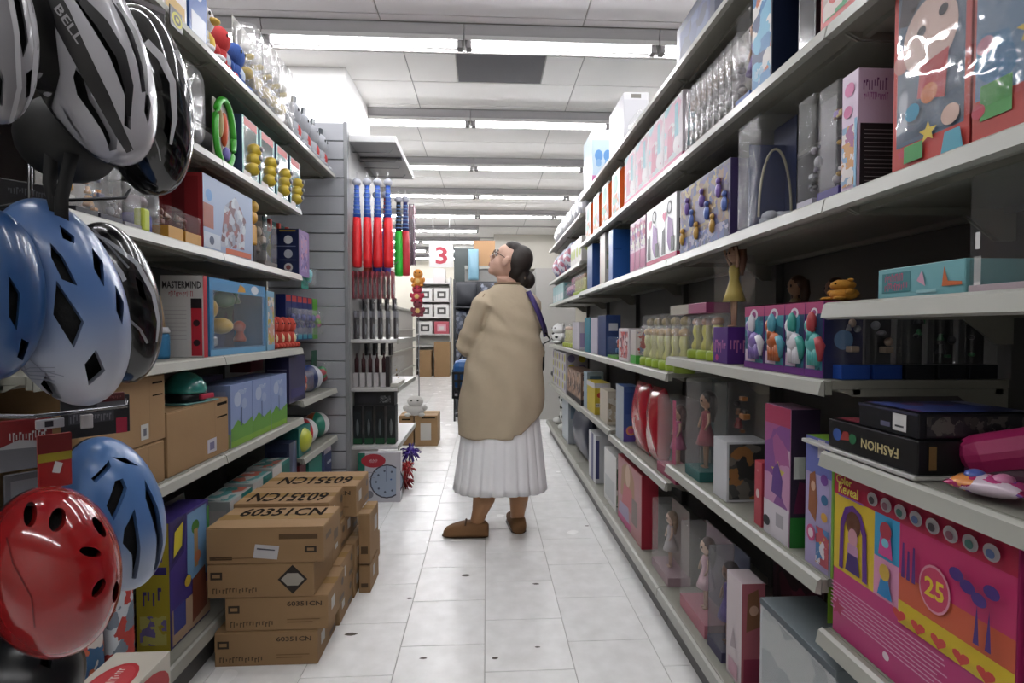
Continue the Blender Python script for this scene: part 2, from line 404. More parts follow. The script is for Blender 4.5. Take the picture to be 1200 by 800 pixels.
def bay(label, y0, y1, zs, side, depth_base=0.03):
    """one bay of store shelving: local x runs along the front, y goes back, z up"""
    W = y1-y0; D = (R_BACK-RX) if side == 'R' else (LX-L_BACK)
    if side == 'R': t = thing('shelving_unit', label, 'shelving', (RX, y1, 0), -math.pi/2)
    else: t = thing('shelving_unit', label, 'shelving', (LX, y0, 0), math.pi/2)
    g = 0.002
    MB().box(g, D-.03, 0.02, W-g, D-.015, 2.40 if side == 'R' else 2.42).obj('back_panel', SHD, t)
    MB().box(g, 0.0, 0.0, W-g, 0.02, 0.105).obj('kick_plate', SHD, t)
    b = MB().rbox(g, -depth_base, 0.105, W-g, D-.03, 0.15, .004).obj('base_deck', SHM, t)
    MB().prism([(-.0,0),(0,0),(0,0)], 0, 0) if False else None
    pr = MB().add([(g,-depth_base-.001,.147),(g,-depth_base-.010,.143),(g,-depth_base-.014,.108),(g,-depth_base,.106),
              (W-g,-depth_base-.001,.147),(W-g,-depth_base-.010,.143),(W-g,-depth_base-.014,.108),(W-g,-depth_base,.106)],
             [(0,4,5,1),(1,5,6,2),(2,6,7,3),(3,7,4,0),(0,1,2,3),(7,6,5,4)]).obj('price_rail', LIP, b)
    for x in (0.0,):
        MB().box(x+g, D-.06, 0.0, x+.03, D-.03, 2.42).obj('upright', UPR, t)
    for z in zs:
        s = MB()
        s.box(g, 0.012, z-.018, W-g, D-.06, z)
        s.box(g, 0.0, z-.030, W-g, 0.014, z-.002)
        s.box(g, 0.06, z-.030, W-g, 0.075, z-.018); s.box(g, D-.09, z-.030, W-g, D-.075, z-.018)
        so = s.obj('shelf', SHM, t)
        MB().add([(g,-.002,z+.001),(g,-.010,z-.004),(g,-.016,z-.030),(g,-.002,z-.034),
                  (W-g,-.002,z+.001),(W-g,-.010,z-.004),(W-g,-.016,z-.030),(W-g,-.002,z-.034)],
                 [(0,4,5,1),(1,5,6,2),(2,6,7,3),(3,7,4,0),(0,1,2,3),(7,6,5,4)]).obj('price_rail', LIP, so)
        for x in (g, W-g-.004):
            bk = MB()
            pl = [(0.03, z-.019), (D-.062, z-.019), (D-.062, z-.085), (D-.10, z-.085), (D-.17, z-.034), (0.06, z-.034)]
            bk.add([(x, p[0], p[1]) for p in pl] + [(x+.004, p[0], p[1]) for p in pl],
                   [tuple(range(6)), tuple(range(11, 5, -1))] + [(i, (i+1) % 6, (i+1) % 6+6, i+6) for i in range(6)])
            bk.obj('bracket', SHM, so)
    return t
RL = ['doll shelving bay with the big pink advent box and black game boxes',
      'shelving bay of the doll shelves holding the tall pink and purple doll boxes',
      'shelving bay of the doll shelves holding the red packs and clear yellow-green bottles',
      'shelving bay of the doll shelves holding the yellow box and the blue binders',
      'shelving bay of the doll shelves beside the woman, with spotted plush on its base',
      'last shelving bay of the doll shelves, beyond the woman']
for (a, b, zs), l in zip(R_BAYS, RL): bay(l, a, b, zs, 'R')
LL = ['shelving bay beside the helmets, with brown cartons on its lower shelf',
      'shelving bay with the blue and green toy boxes on its lower shelf',
      'narrow shelving bay against the slatted panel, with balls on its two low shelves']
for (a, b, zs), l in zip(L_BAYS, LL): bay(l, a, b, zs, 'L')
# little price tickets along the rails
TK = ['#f2f0ea', '#e9e4d0', '#f4e36a']
# ---------------- slatted end panel and the end unit with bats
sp = thing('slat_panel', 'grey slatted display panel across the end of the toy shelves', 'panel', (-1.40, 3.36, 0))
SLM = mat('#b2b4ba', 0.45, vary=.03, vs=12)
MB().box(0, 0.012, 0.0, 0.50, 0.03, 2.46).obj('backing', mat('#55565a', 0.6), sp)
sl = MB().add([(0,0,.004),(0.50,0,.004),(0.50,0,.112),(0,0,.112),(0,.012,.0),(0.50,.012,.0),(0.50,.012,.116),(0,.012,.116)],
              [(0,1,2,3),(4,7,6,5),(0,4,5,1),(1,5,6,2),(2,6,7,3),(3,7,4,0)]).mesh('slat', SLM)
for k in range(21):
    if 0.0+k*.1175+.1 < 2.46: link('slat', sl, sp).location = (0, 0, 0.0+k*.1175)
MB().rbox(0.488, -.006, 0, 0.512, .034, 2.47, .003).obj('edge_trim', mat('#8f9194', .4), sp)
EUX0 = -0.915; EUX1 = -0.605; EY0 = 3.50; EY1 = 4.36
eu = thing('shelving_unit', 'tall white end unit under a canopy where the toy bats hang', 'shelving', (EUX0, EY0, 0))
W = EUX1-EUX0; D = EY1-EY0
WSH = mat('#dedcda', 0.4, vary=.02)
MB().box(-.02, 0, 0, 0.0, D, 2.46).obj('back_panel', mat('#b9b8b6', .5), eu)
MB().box(0, 0.0, 0.0, W-.02, D, 0.12).obj('base_deck', SHM, eu)
cn = MB().rbox(0, 0, 2.395, W, D, 2.44, .004).obj('canopy', mat('#d0d0d0', .45), eu)
MB().box(0, .30, 2.380, W-.01, .33, 2.396).obj('crossbar', SHD, cn)
for z in (0.745, 1.075, 0.35):
    s = MB().rbox(0, 0.0, z-.022, W, D, z, .003).obj('shelf', WSH, eu)
    MB().rbox(W, 0.0, z-.03, W+.008, D, z+.004, .002).obj('price_rail', LIP, s)
for z in (2.36, 1.62):
    for y in (0.10, 0.30, 0.45, 0.67):
        MB().tube([(0, y, z), (W-.06, y, z), (W-.04, y, z+.02)], .003, 6).obj('peg_hook', mat('#9a9a9c', .3, 1.0), eu)
# ================================================================ packaged goods
CL = clear(); CLH = clear(haze=0.07, gloss=0.12, crinkle=.4); CLD = clear('#d8d8dc', haze=.10, crinkle=.3)
def shell_box(b, w, h, d, t=0.002, fr=0.0):
    """open-fronted carton with a frame of width fr round the front opening"""
    b.box(0, d-t, 0, w, d, h); b.box(0, 0, 0, w, d-t, t); b.box(0, 0, h-t, w, d-t, h)
    b.box(0, 0, t, t, d-t, h-t); b.box(w-t, 0, t, w, d-t, h-t)
    if fr:
        b.box(t, 0, t, w-t, t, fr); b.box(t, 0, h-fr, w-t, t, h-t)
        b.box(t, 0, fr, fr, t, h-fr); b.box(w-fr, 0, fr, w-t, t, h-fr)
def doll(parent, h, loc, skin, hair, dress, pose=0, long_hair=True, legs=None):
    """boxed doll facing local -y: body with dress and hair as sub-parts"""
    x, y, z = loc; H = h
    b = MB()
    b.ell((x, y, z+.86*H), (.085*H, .085*H, .105*H), 14, 9)
    b.lathe([(.025*H, .70*H), (.025*H, .78*H)], 8, (x, y, z))
    for s in (-1, 1):
        b.tube([(x+s*.025*H, y, z+.01*H), (x+s*.03*H, y, z+.22*H), (x+s*.03*H, y, z+.40*H)], [.018*H, .024*H, .03*H], 8)
        up = pose
        b.tube([(x+s*.065*H, y, z+.70*H), (x+s*.12*H, y-.02*H, z+(.60 if not up else .80)*H), (x+s*(.10 if not up else .14)*H, y-.06*H, z+(.50 if not up else .92)*H)], [.022*H, .018*H, .015*H], 8)
        b.ell((x+s*.03*H, y-.02*H, z+.012*H), (.022*H, .045*H, .014*H), 8, 5)
    o = b.obj('doll', mat(skin, .45), parent)
    g = MB(); g.lathe([(.13*H if legs is None else .07*H, .30*H), (.10*H if legs is None else .065*H, .40*H), (.052*H, .56*H), (.066*H, .66*H), (.055*H, .715*H), (.03*H, .73*H)], 14, (x, y, z)); g.obj('dress', mat(dress, .5), o)
    k = MB(); k.ell((x, y+.025*H, z+.885*H), (.10*H, .095*H, .105*H), 14, 9)
    if long_hair:
        for s in (-1, 0, 1):
            k.tube([(x+s*.07*H, y+.05*H, z+.92*H), (x+s*.095*H, y+.05*H, z+.78*H), (x+s*.085*H, y+.045*H, z+.60*H)], [.05*H, .05*H, .02*H], 8)
    else:
        for s in (-1, 1): k.ell((x+s*.09*H, y+.03*H, z+.95*H), (.045*H,)*3, 10, 6)
    k.obj('hair', mat(hair, .5), o)
    e = MB()
    for s in (-1, 1): e.ell((x+s*.035*H, y-.078*H, z+.865*H), (.014*H, .008*H, .018*H), 8, 5)
    e.obj('eye', '#241d22', o)
    return o
def blobs(parent, w, h, d, cols, seed=0, n=9, y=None):
    """a playset of little moulded pieces in several colours"""
    rnd = random.Random(seed)
    for ci, c in enumerate(cols):
        b = MB()
        for k in range(max(1, n//len(cols))):
            x = rnd.uniform(.16, .84)*w; z = rnd.uniform(.1, .8)*h; r = rnd.uniform(.07, .16)*min(w, h)
            yy = (.5*d if y is None else y)
            q = rnd.random()
            if q < .45: b.ell((x, yy, z), (r, min(r, d*.35), r*rnd.uniform(.7, 1.5)), 12, 7)
            elif q < .75: b.lathe([(r*.9, -r), (r, -r*.6), (r*.55, r*.5), (r*.7, r), (r*.3, r*1.2)], 12, (x, yy, z))
            else: b.rbox(x-r, yy-min(r, d*.3), z-r*.7, x+r, yy+min(r, d*.3), z+r*.7, r*.25)
        b.obj('toy_piece', mat(c, .35), parent)
def b_box(t, w, h, d, c='#ffffff', els=(), r=.0015, rough=.35, **k):
    MB().rbox(0, 0, 0, w, d, h, r).obj('carton', c if not isinstance(c, str) else mat(c, rough), t)
    prints(t, w, h, d, els)
def b_win(t, w, h, d, c='#d43d6d', back='#4a9fb8', fr=.10, top=0.0, toy=None, els=(), cols=('#e8c24a', '#7b4a9c', '#d9d2cf'), seed=0, **k):
    b = MB(); f = fr*min(w, h); shell_box(b, w, h, d, .002, f)
    b.obj('carton', c if not isinstance(c, str) else mat(c, .35), t)
    MB().box(.004, d-.006, .004, w-.004, d-.004, h-.004).obj('backing_card', back if not isinstance(back, str) else mat(back, .5), t)
    if toy == 'doll': doll(t, h*.86, (w/2, d*.5, .004+h*.03), *k.get('doll', ('#e3b598', '#6b4226', '#d65b8f')), pose=k.get('pose', 0))
    elif toy == 'dolls':
        n = k.get('n', 3); D = k.get('dl')
        for i in range(n): doll(t, h*.8, (w*(i+.5)/n, d*.5, .004+h*.04), *D[i % len(D)])
    else: blobs(t, w, h, d, cols, seed, k.get('n', 9))
    MB().box(f*.6, -.0008, f*.6, w-f*.6, -.0002, h-f*.6).obj('window', CL, t)
    prints(t, w, h, d, els)
def b_clear(t, w, h, d, base='#e6d9e2', back=None, toy='doll', cols=('#c9a98b', '#8a5ca8', '#d8d8d8'), seed=0, els=(), hb=.12, **k):
    """all-clear plastic box with a card base"""
    MB().rbox(0, 0, 0, w, d, h*hb, .001).obj('card_base', base, t)
    if back: MB().box(.003, d-.006, h*hb, w-.003, d-.004, h*.99).obj('backing_card', back if not isinstance(back, str) else mat(back, .5), t)
    if toy == 'doll': doll(t, h*.80, (w/2, d*.5, h*hb), *k.get('doll', ('#e3b598', '#6b4226', '#d65b8f')), pose=k.get('pose', 0), long_hair=k.get('lh', True))
    elif toy: 
        n0 = set(t.children); blobs(t, w, h*(1-hb), d, cols, seed, k.get('n', 9))
        for ch in t.children:
            if ch not in n0: ch.location.z = h*hb
    b = MB(); b.rbox(-.0006, -.0006, h*hb-.002, w+.0006, d+.0006, h, min(.006, w*.2)); b.obj('clear_cover', k.get('cl', CL), t)
    prints(t, w, h, d, els)
def b_blister(t, w, h, d, card='#e9e4e6', bub=(.1, .1, .9, .72), cols=('#caa14b', '#7d4f94'), seed=0, els=(), toy='blobs', **k):
    """upright card with a moulded clear bubble in front"""
    c = MB(); c.rbox(0, d*.86, 0, w, d*.86+.002, h, .0008); c.obj('backing_card', card, t)
    u0, v0, u1, v1 = bub; X0, Z0, X1, Z1 = u0*w, v0*h, u1*w, v1*h
    rings = []
    cx, cz = (X0+X1)/2, (Z0+Z1)/2; a, e = (X1-X0)/2, (Z1-Z0)/2
    for (s, y) in ((1.0, d*.86), (.97, d*.55), (.93, d*.12), (.84, .01*d), (.4, 0)):
        rings.append([(cx+a*s*math.copysign(abs(math.cos(q))**.45, math.cos(q)), y, cz+e*s*math.copysign(abs(math.sin(q))**.45, math.sin(q))) for q in [2*math.pi*i/24 for i in range(24)]])
    MB().loft(rings, True, True).obj('clear_bubble', k.get('cl', CLH), t)
    if toy == 'doll': doll(t, (Z1-Z0)*.9, (cx, d*.5, Z0), *k.get('doll', ('#e3b598', '#6b4226', '#d65b8f')))
    else:
        rnd = random.Random(seed)
        for c_ in cols:
            q = MB()
            for i in range(k.get('n', 2)):
                r = rnd.uniform(.16, .3)*min(a*2, e*2)
                q.ell((cx+rnd.uniform(-.4, .4)*a, d*.5, cz+rnd.uniform(-.6, .6)*e), (r, d*.28, r*1.1), 12, 7)
            q.obj('toy_piece', mat(c_, .4), t)
    if els:
        n0 = set(t.children); prints(t, w, h, d, els)
        for ch in t.children:
            if ch not in n0: ch.location.y = d*.86
def b_bag(t, w, h, d, c='#c9152f', els=(), seed=0, rough=.18, header=None, **k):
    """a soft shiny bag: pillowed and wrinkled"""
    rnd = random.Random(seed); rings = []; NU = 28; NV = 12
    for j in range(NV+1):
        v = j/NV; pin = max(.12, math.sin(math.pi*min(1, max(0, v)))**.45); r = []
        for i in range(NU):
            q = 2*math.pi*i/NU
            wr = 1+.06*math.sin(5*q+seed+v*9)*(.4+pin)
            r.append((w/2+w/2*math.copysign(abs(math.cos(q))**.6, math.cos(q))*(.96+.04*pin), d/2+d/2*math.copysign(abs(math.sin(q))**.8, math.sin(q))*pin*wr, h*v))
        rings.append(r)
    MB().loft(rings, True, True).obj('bag', c if not isinstance(c, str) else mat(c, rough, coat=.4), t)
    if header: MB().rbox(0, d/2-.002, h*.9, w, d/2+.002, h*1.08, .001).obj('header_card', header, t)
    prints(t, w, h, d, els)
def b_bottle(t, w, h, d, base='#9fc33c', body='#e2dd62', top='#eeeede', cover=True, **k):
    c = (w/2, d/2, 0); R = min(w, d)/2
    MB().lathe([(R*.98, 0), (R, .02*h), (R, .16*h), (R*.9, .2*h)], 14, c).obj('base', base, t)
    MB().lathe([(R*.55, .17*h), (R*.6, .3*h), (R*.34, .45*h), (R*.5, .6*h), (R*.42, .74*h), (R*.2, .8*h)], 12, c).obj('figure', body, t)
    MB().ell((c[0], c[1], .83*h), (R*.55, R*.55, .1*h), 12, 7).obj('head', k.get('head', '#d9a878'), t)
    if cover: MB().lathe([(R*.99, .15*h), (R, .2*h), (R, .93*h), (R*.8, .985*h), (R*.5, h)], 14, c).obj('clear_cover', CLH, t)
def b_plush(t, w, h, d, c='#f2f2f0', belly=None, beak=None, spots=None, ears=None, **k):
    """soft toy sitting up: round body, head, paws"""
    x, y = w/2, d/2; m = mat(c, .9, bump=.5, bs=220)
    b = MB(); b.ell((x, y, h*.30), (w*.42, d*.40, h*.30), 16, 10); b.ell((x, y-.05*d, h*.72), (w*.36, d*.36, h*.27), 16, 10)
    for s in (-1, 1):
        b.ell((x+s*w*.30, y-d*.36, h*.10), (w*.15, d*.2, h*.09), 10, 6); b.ell((x+s*w*.42, y-d*.12, h*.40), (w*.12, d*.14, h*.14), 10, 6)
        if ears: b.ell((x+s*w*.27, y, h*.95), (w*.11, d*.08, h*(.13 if ears == 'long' else .08)), 10, 6)
    o = b.obj('body', m, t)
    e = MB()
    for s in (-1, 1): e.ell((x+s*w*.14, y-d*.38, h*.78), (w*.045, d*.03, h*.035), 8, 6)
    e.obj('eye', mat('#17161a', .15), t)
    if belly: MB().ell((x, y-d*.12, h*.31), (w*.30, d*.30, h*.22), 14, 8).obj('belly', mat(belly, .9), t)
    if beak: MB().ell((x, y-d*.40, h*.68), (w*.15, d*.16, h*.06), 12, 7).obj('beak', mat(beak, .6), t)
    if spots:
        q = MB(); rnd = random.Random(3)
        for i in range(9):
            a = rnd.uniform(0, 6.28); v = rnd.uniform(-.6, .8)
            q.ell((x+w*.40*math.cos(a)*math.sqrt(1-v*v*.6), y+d*.38*math.sin(a)*math.sqrt(1-v*v*.6), h*.32+h*.27*v), (w*.09, d*.09, h*.06), 9, 6)
        q.obj('spot', mat(spots, .9), t)
def b_ball(t, w, h, d, c='#e33c3c', c2='#f0f0f0', c3='#2a6bb0', **k):
    r = min(w, h, d)/2; cx, cy = w/2, d/2
    for kk, col in enumerate((c, c2, c3)):
        b = MB(); vs = []; fs = []
        for seg in (kk, kk+3):
            n0 = len(vs)
            for j in range(11):
                tt = math.pi*j/10
                for i in range(5):
                    a = 2*math.pi*(seg+i/4)/6; vs.append((cx+r*math.sin(tt)*math.cos(a), cy+r*math.sin(tt)*math.sin(a), r+r*math.cos(tt)))
            for j in range(10):
                for i in range(4): p = n0+j*5+i; fs.append((p, p+5, p+6, p+1))
        b.add(vs, fs, True); b.obj('ball_panel', mat(col, .3), t)
def proj(p):
    v = _R.transposed() @ (Vector(p) - Vector((0, 0, CAM_H)))
    return 600 - FPX*v.x/v.z, 400 + FPX*v.y/v.z
def ysolve(px, X, z):
    """depth at which the photo column px meets the plane X, near shelf height z"""
    y = atX(px, 384, X).y
    for _ in range(4): y = atX(px, proj((X, y, z+.1))[1], X).y
    return y
def R_at(px0, px1, ytop, z, X=.718):
    y1 = ysolve(px0, X, z); y0 = ysolve(px1, X, z)
    return (X, y1, z), y1-y0, atX(px1, ytop, X).z - z
def L_at(px0, px1, ytop, z, X=-.988):
    y0 = ysolve(px0, X, z); y1 = ysolve(px1, X, z)
    return (X, y0, z), y1-y0, atX(px1, ytop, X).z - z
def put(side, name, cat, label, px0, px1, ytop, z, fn, d=.12, X=None, group=None, h=None, w=None, **k):
    if side == 'R': loc, w_, h_ = R_at(px0, px1, ytop, z, X or .718)
    else: loc, w_, h_ = L_at(px0, px1, ytop, z, X or -.988)
    h = h or h_; w = (w or w_) - .002
    t = thing(name, label, cat, loc, -math.pi/2 if side == 'R' else math.pi/2, group)
    fn(t, w, h, d, **k); return t
ORD = 'first second third fourth fifth sixth seventh eighth ninth tenth'.split()
def row(side, name, cat, label, group, ya, yb, count, z, h, fn, d=.12, X=None, gap=.003, labels=None, **k):
    """n alike packages side by side from ya (near) to yb (far)"""
    W = (yb-ya)/count; X = X or (.718 if side == 'R' else -.988); first = None; outl = []
    for i in range(count):
        loc = (X, ya+(i+1)*W, z) if side == 'R' else (X, ya+i*W, z)
        if first is None:
            t = thing(name, label, cat, loc, -math.pi/2 if side == 'R' else math.pi/2, group); fn(t, W-gap, h, d, **k); first = t
        else: t = copy_tree(first); t.location = loc
        t['label'] = labels[i] if labels else label + (', nearest' if i == 0 else ', farthest' if i == count-1 else ', %s along' % ORD[i])
        outl.append(t)
    return outl
# ================================================================ goods on the doll shelves
D1 = ('#e2b79c', '#c99a4e', '#df6fa0'); D2 = ('#d9a785', '#5a3522', '#e6c548'); D3 = ('#8f5d3f', '#2b1c18', '#8c4ba3'); D4 = ('#e6bfa6', '#a5402e', '#4a8fc0')
PINKS = ['#e58fb4', '#f3d6e2', '#c8396f', '#9a62b5', '#f6efe6']
def z_at(px, py, X=.718): return atX(px, py, X).z
def y_at(px, X=.718): return atX(px, 380, X).y
# ---- bay 0, shelf z .53 : the big advent box
t = put('R', 'advent_box', 'toy box', 'big pink and yellow toy box showing the number 25', 977, 1192, 566, .531, b_box, d=.12, X=.717, h=.332, c='#d62e7f', els=[
    ('F','r',(0,0,1,.40),'#d9408a'), ('F','r',(0,.40,.30,.86),'#f2cf1e'), ('F','r',(.30,.62,.46,.86),'#35a9dc'), ('F','r',(.30,.40,.46,.62),'#e89ac0'),
    ('F','r',(0,.86,1,1),'#c91548'), ('F','r',(.46,.50,1,.86),'#d92b72'), ('F','r',(.46,.40,1,.60),'#e4653e'), ('F','r',(.46,.20+.14,1,.46),'#f4d51f'),
    ('F','p',[(.05,.42),(.055,.70),(.09,.80),(.15,.83),(.21,.80),(.25,.70),(.26,.42),(.225,.42),(.22,.68),(.19,.76),(.15,.785),(.11,.76),(.085,.68),(.08,.42)],'#6a2c91'),
    ('F','c',(.155,.72,.075,.8),'#6b3a1e'), ('F','p',[(.10,.43),(.13,.60),(.18,.60),(.21,.43)],'#4b2d7a'), ('F','c',(.155,.64,.055,.7),'#d99aa8'), ('F','p',[(.115,.54),(.12,.60),(.19,.60),(.20,.54)],'#c890b8'),
    ('F','p',[(.335,.64),(.35,.76),(.41,.76),(.425,.64)],'#e0479a'), ('F','c',(.38,.78,.05,.8),'#c23a50'), ('F','c',(.38,.715,.025),'#7fd0e8'), ('F','p',[(.335,.42),(.36,.53),(.40,.53),(.43,.42)],'#1f8fd0'), ('F','c',(.38,.555,.045,.8),'#d9b13a'),
    ('F','c',(.66,.62,.115,.75),'#f2a0b4'), ('F','c',(.66,.62,.103,.75),'#dd3f6c'), ('F','t',('25',.612,.575,.71,.67),'#f7d51e'),
    ('F','t',('Color',.03,.935,.15,.985),'#f8e04a'), ('F','t',('Reveal',.05,.88,.20,.94),'#f8e04a'), ('F','r',(.05,.862,.24,.872),'#9a5ac0'),
    ] + [('F','c',(.30+.088*i,.925,.038),'#b9aeb2') for i in range(8)] + [('F','c',(.30+.088*i,.92,.020),['#4a4148','#8f5a6a','#3f6f68','#556a9a'][i%4]) for i in range(8)]
    + [('F','p',[(.50+.03*i,.60),(.505+.03*i,.78-.03*(i%2)),(.515+.03*i,.78-.03*(i%2)),(.52+.03*i,.60)],'#5c2a80') for i in range(3)]
    + [('F','c',(.78+.05*i,.76-.03*(i%3),.03,1.2),'#4c2a86') for i in range(4)] + [('F','p',[(.86+.05*i,.50),(.875+.05*i,.68),(.885+.05*i,.50)],'#4c2a86') for i in range(2)]
    + [('F','h',(.50+.105*i,.40,.036,1.2),'#e0453f') for i in range(5)]
    + [('F','r',(.04,.33-.022*i,.74+.05*math.sin(i*3),.337-.022*i),'#eda4c6') for i in range(8)] + [('F','r',(.64,.10-.02*i,.95,.105-.02*i),'#f2b8d2') for i in range(3)]
    + [('F','s',(.10,.20,.06),'#c22a62'), ('F','c',(.44,.14,.022),'#f2d9e6'), ('R','r',(0,.4,1,1),'#c91548'), ('L','r',(0,0,1,1),'#8fc22f')])
# ---- bay 0, shelf .90 : black games, magenta bag, candy pack
t = put('R', 'board_game', 'board game', 'black flat game box reading FASHION, under another black box', 972, 1078, 511, .912, b_box, d=.22, h=.056, X=.705, c='#131216', els=[
    ('F','t',('FASHION',.42,.30,.82,.62,180),'#d6c58c'), ('F','c',(.12,.5,.22),'#3a5fae'), ('F','p',[(.16,.35),(.2,.68),(.26,.7),(.3,.42)],'#a3332e'), ('F','c',(.32,.5,.18),'#2f7a4e'),
    ('R','r',(.08,.15,.14,.85),'#8b6a3c'), ('R','w',(.40,.50,.56,.64),'#8d8d92'), ('R','r',(.36,.30,.62,.38),'#68686e'), ('R','r',(.66,.22,.86,.5),'#1d7a4c'), ('T','r',(.04,.05,.6,.95),art(['#8a1f37','#2b2340','#51224a','#a03a4a'],30,4))])
t = put('R', 'board_game', 'board game', 'dark game box with a white price sticker, on top of the FASHION box', 1008, 1079, 484, .970, b_box, d=.21, h=.042, X=.712, c='#15151d', els=[
    ('F','r',(.60,.15,.82,.85),'#e8e6e4'), ('F','r',(.64,.3,.78,.38),'#55555a'), ('F','r',(.40,.22,.56,.42),'#6b6b8a'), ('R','r',(.06,.12,.88,.88),art(['#4a4744','#22222a','#6a6661','#333038'],60,5)),
    ('R','c',(.92,.4,.25),'#a23c42'), ('T','r',(.05,.05,.95,.95),art(['#27305f','#3a4c94','#a7a9c7','#1c1a2a','#5a2f63'],22,6)), ('F','r',(0,.9,1,1),'#3a3a52')])
MB().rbox(.70, .80, .902, 1.0, 1.10, .910, .002).obj('tray', mat('#d9d7d2', .3)); tag(bpy.data.objects['tray'], 'thin pale tray under the black game boxes', 'tray')
t = thing('toy_bag', 'magenta zipped toy bag at the edge of the shelf by the black games', 'bag', (.835, .765, .9055), math.radians(-40))
mb = MB(); mb.rbox(-.055, -.03, .02, .08, .03, .085, .028, Matrix.Rotation(math.radians(-18), 4, 'Y')); mb.obj('bag', mat('#c8186f', .45), t)
mb = MB(); mb.rbox(-.06, -.02, 0, .07, .05, .030, .012); mb.obj('lower_pouch', mat('#5b1440', .5), t)
t = thing('candy_pack', 'shiny pink and orange toy packet lying on the shelf before the magenta bag', 'toy packet', (.742, .715, .9035), math.radians(-60))
rg = []
for j in range(9):
    v = j/8; p = math.sin(math.pi*v)**.5*.018+.002
    rg.append([(-.045+.09*v, .034*math.cos(q), .018+p*.8*math.sin(q)) for q in [2*math.pi*i/16 for i in range(16)]])
MB().loft(rg).obj('wrapper', art(['#d6498f', '#f09a4e', '#8a4fb0', '#e8d3e2', '#b32b63'], 45, 9, .15), t)
for i in range(2): MB().ell((-.016+.032*i, 0, .030), (.013, .02, .008), 12, 6).obj('emblem', mat(['#5a6fc4', '#e58bb7'][i], .3), t)
# ---- bay 0, shelf 1.205
t = put('R', 'toy_box', 'toy box', 'low teal toy box with pink lettering on the short shelf', 1030, 1134, 297, 1.206, b_box, d=.10, h=.052, X=.712, c='#7ec2c9', els=[
    ('F','r',(.06,.18,.42,.84),'#3f8f96'), ('F','w',(.10,.55,.34,.8),'#d64a7a'), ('F','w',(.10,.24,.40,.5),'#d64a7a'), ('F','p',[(.50,.5),(.56,.8),(.60,.3)],'#e8b0c8'), ('F','p',[(.78,.25),(.80,.85),(.84,.4),(.98,.35),(.98,.25)],'#e0743a'), ('F','r',(.5,.1,.72,.2),'#a9dde0')])
t = put('R', 'boxed_doll', 'boxed doll', 'large clear box with a curly brown-haired doll on the short shelf', 1136, 1215, 205, 1.206, b_clear, d=.16, X=.715, h=.174, base='#c7b4bb', toy='doll', doll=('#c99772', '#9a5a36', '#aa5a3a'), hb=.06, back='#6a4a3e', els=[('F','r',(.10,.06,.22,.30),'#f2f0ee'), ('F','r',(.12,.36,.2,.5),'#f2f0ee')])
# ---- bay 0, shelf 1.42 : red boxes etc.
FILM = clear(haze=0.0, gloss=.03, crinkle=.75, rough=.06)
FACE = [('F','r',(0,.0,1,1),'#d8453c'), ('F','r',(.06,.14,.94,.97),'#5b6f86'), ('F','c',(.12,.60,.13,.9),'#d98f86'), ('F','c',(.88,.86,.14,.9),'#d98f86'), ('F','c',(.5,.66,.42,.86),'#ecc9bb'),
        ('F','p',[(.08,.80),(.12,.96),(.9,.97),(.86,.86),(.4,.88),(.2,.78)],'#33262a'), ('F','c',(.40,.70,.06),'#2a2230'), ('F','c',(.68,.74,.06),'#2a2230'), ('F','p',[(.36,.36),(.40,.52),(.76,.54),(.72,.30)],'#cf3038'), ('F','c',(.52,.36,.11),'#e37a3c'),
        ('F','c',(.30,.30,.10),'#3fa4c8'), ('F','s',(.52,.16,.12),'#f4d23c'), ('F','s',(.16,.10,.08),'#d93a55'), ('F','c',(.80,.20,.11),'#eac6b6'), ('F','r',(.20,.04,.46,.13),'#4aa85a'), ('F','p',[(.70,.02),(.74,.12),(.92,.12),(.96,.02)],'#5bb8cf'), ('R','r',(0,0,1,1),'#b3262f')]
t = put('R', 'toy_box', 'boxed doll', 'big red box with a large round-faced doll print, beside the pink box', 1047, 1139, 2, 1.421, b_box, d=.16, h=.314, c='#c63636', els=FACE); 
MB().box(.01, -.004, .05, .22, -.003, .305).obj('window_film', FILM, t)
t = put('R', 'toy_box', 'boxed doll', 'big red and blue box with star prints, nearest on the doll shelf', 1141, 1262, -40, 1.421, b_box, d=.16, h=.314, c='#c63636', els=[
    ('F','r',(0,0,1,1),'#cf4a40'), ('F','r',(.03,.2,.97,.97),'#6c8fae'), ('F','c',(.32,.90,.22),'#ecc9bb'), ('F','p',[(0,.34),(.1,.5),(.4,.46),(.5,.3),(.3,.2)],'#4a86b0'), ('F','c',(.14,.44,.10),'#e79ab0'), ('F','s',(.62,.42,.15),'#f0c93a'), ('F','r',(.10,.10,.45,.26),'#57ab56'), ('F','c',(.08,.15,.08),'#d6475c'),('F','s',(.85,.2,.1),'#f0c93a'),('F','p',[(.5,.62),(.6,.85),(.9,.8),(.8,.6)],'#d8913c')])
MB().box(.01, -.004, .05, .26, -.003, .305).obj('window_film', FILM, t)
t = put('R', 'toy_box', 'toy box', 'tall pale pink box with a black text panel on its side', 986, 1006, 63, 1.421, b_box, d=.075, h=.235, c='#e4c9e4', els=[
    ('R','r',(.06,.02,.98,.55),'#2a282c'), ('R','w',(.12,.82,.78,.92),'#7a3a7a'), ('R','w',(.14,.74,.8,.8),'#b05aa6'), ('F','c',(.5,.86,.30),'#e87ab0'), ('F','c',(.42,.68,.26),'#df6aa4'), ('F','r',(.1,.06,.9,.56),art(['#e2a25c','#8fb4d8','#efe6e0','#b56a9a'],50,2)), ('F','r',(.85,.02,1,.6),'#8fc4e8')]
    + [('R','r',(.14,.49-.035*i,.9,.495-.035*i),'#a9a7a8') for i in range(13)])
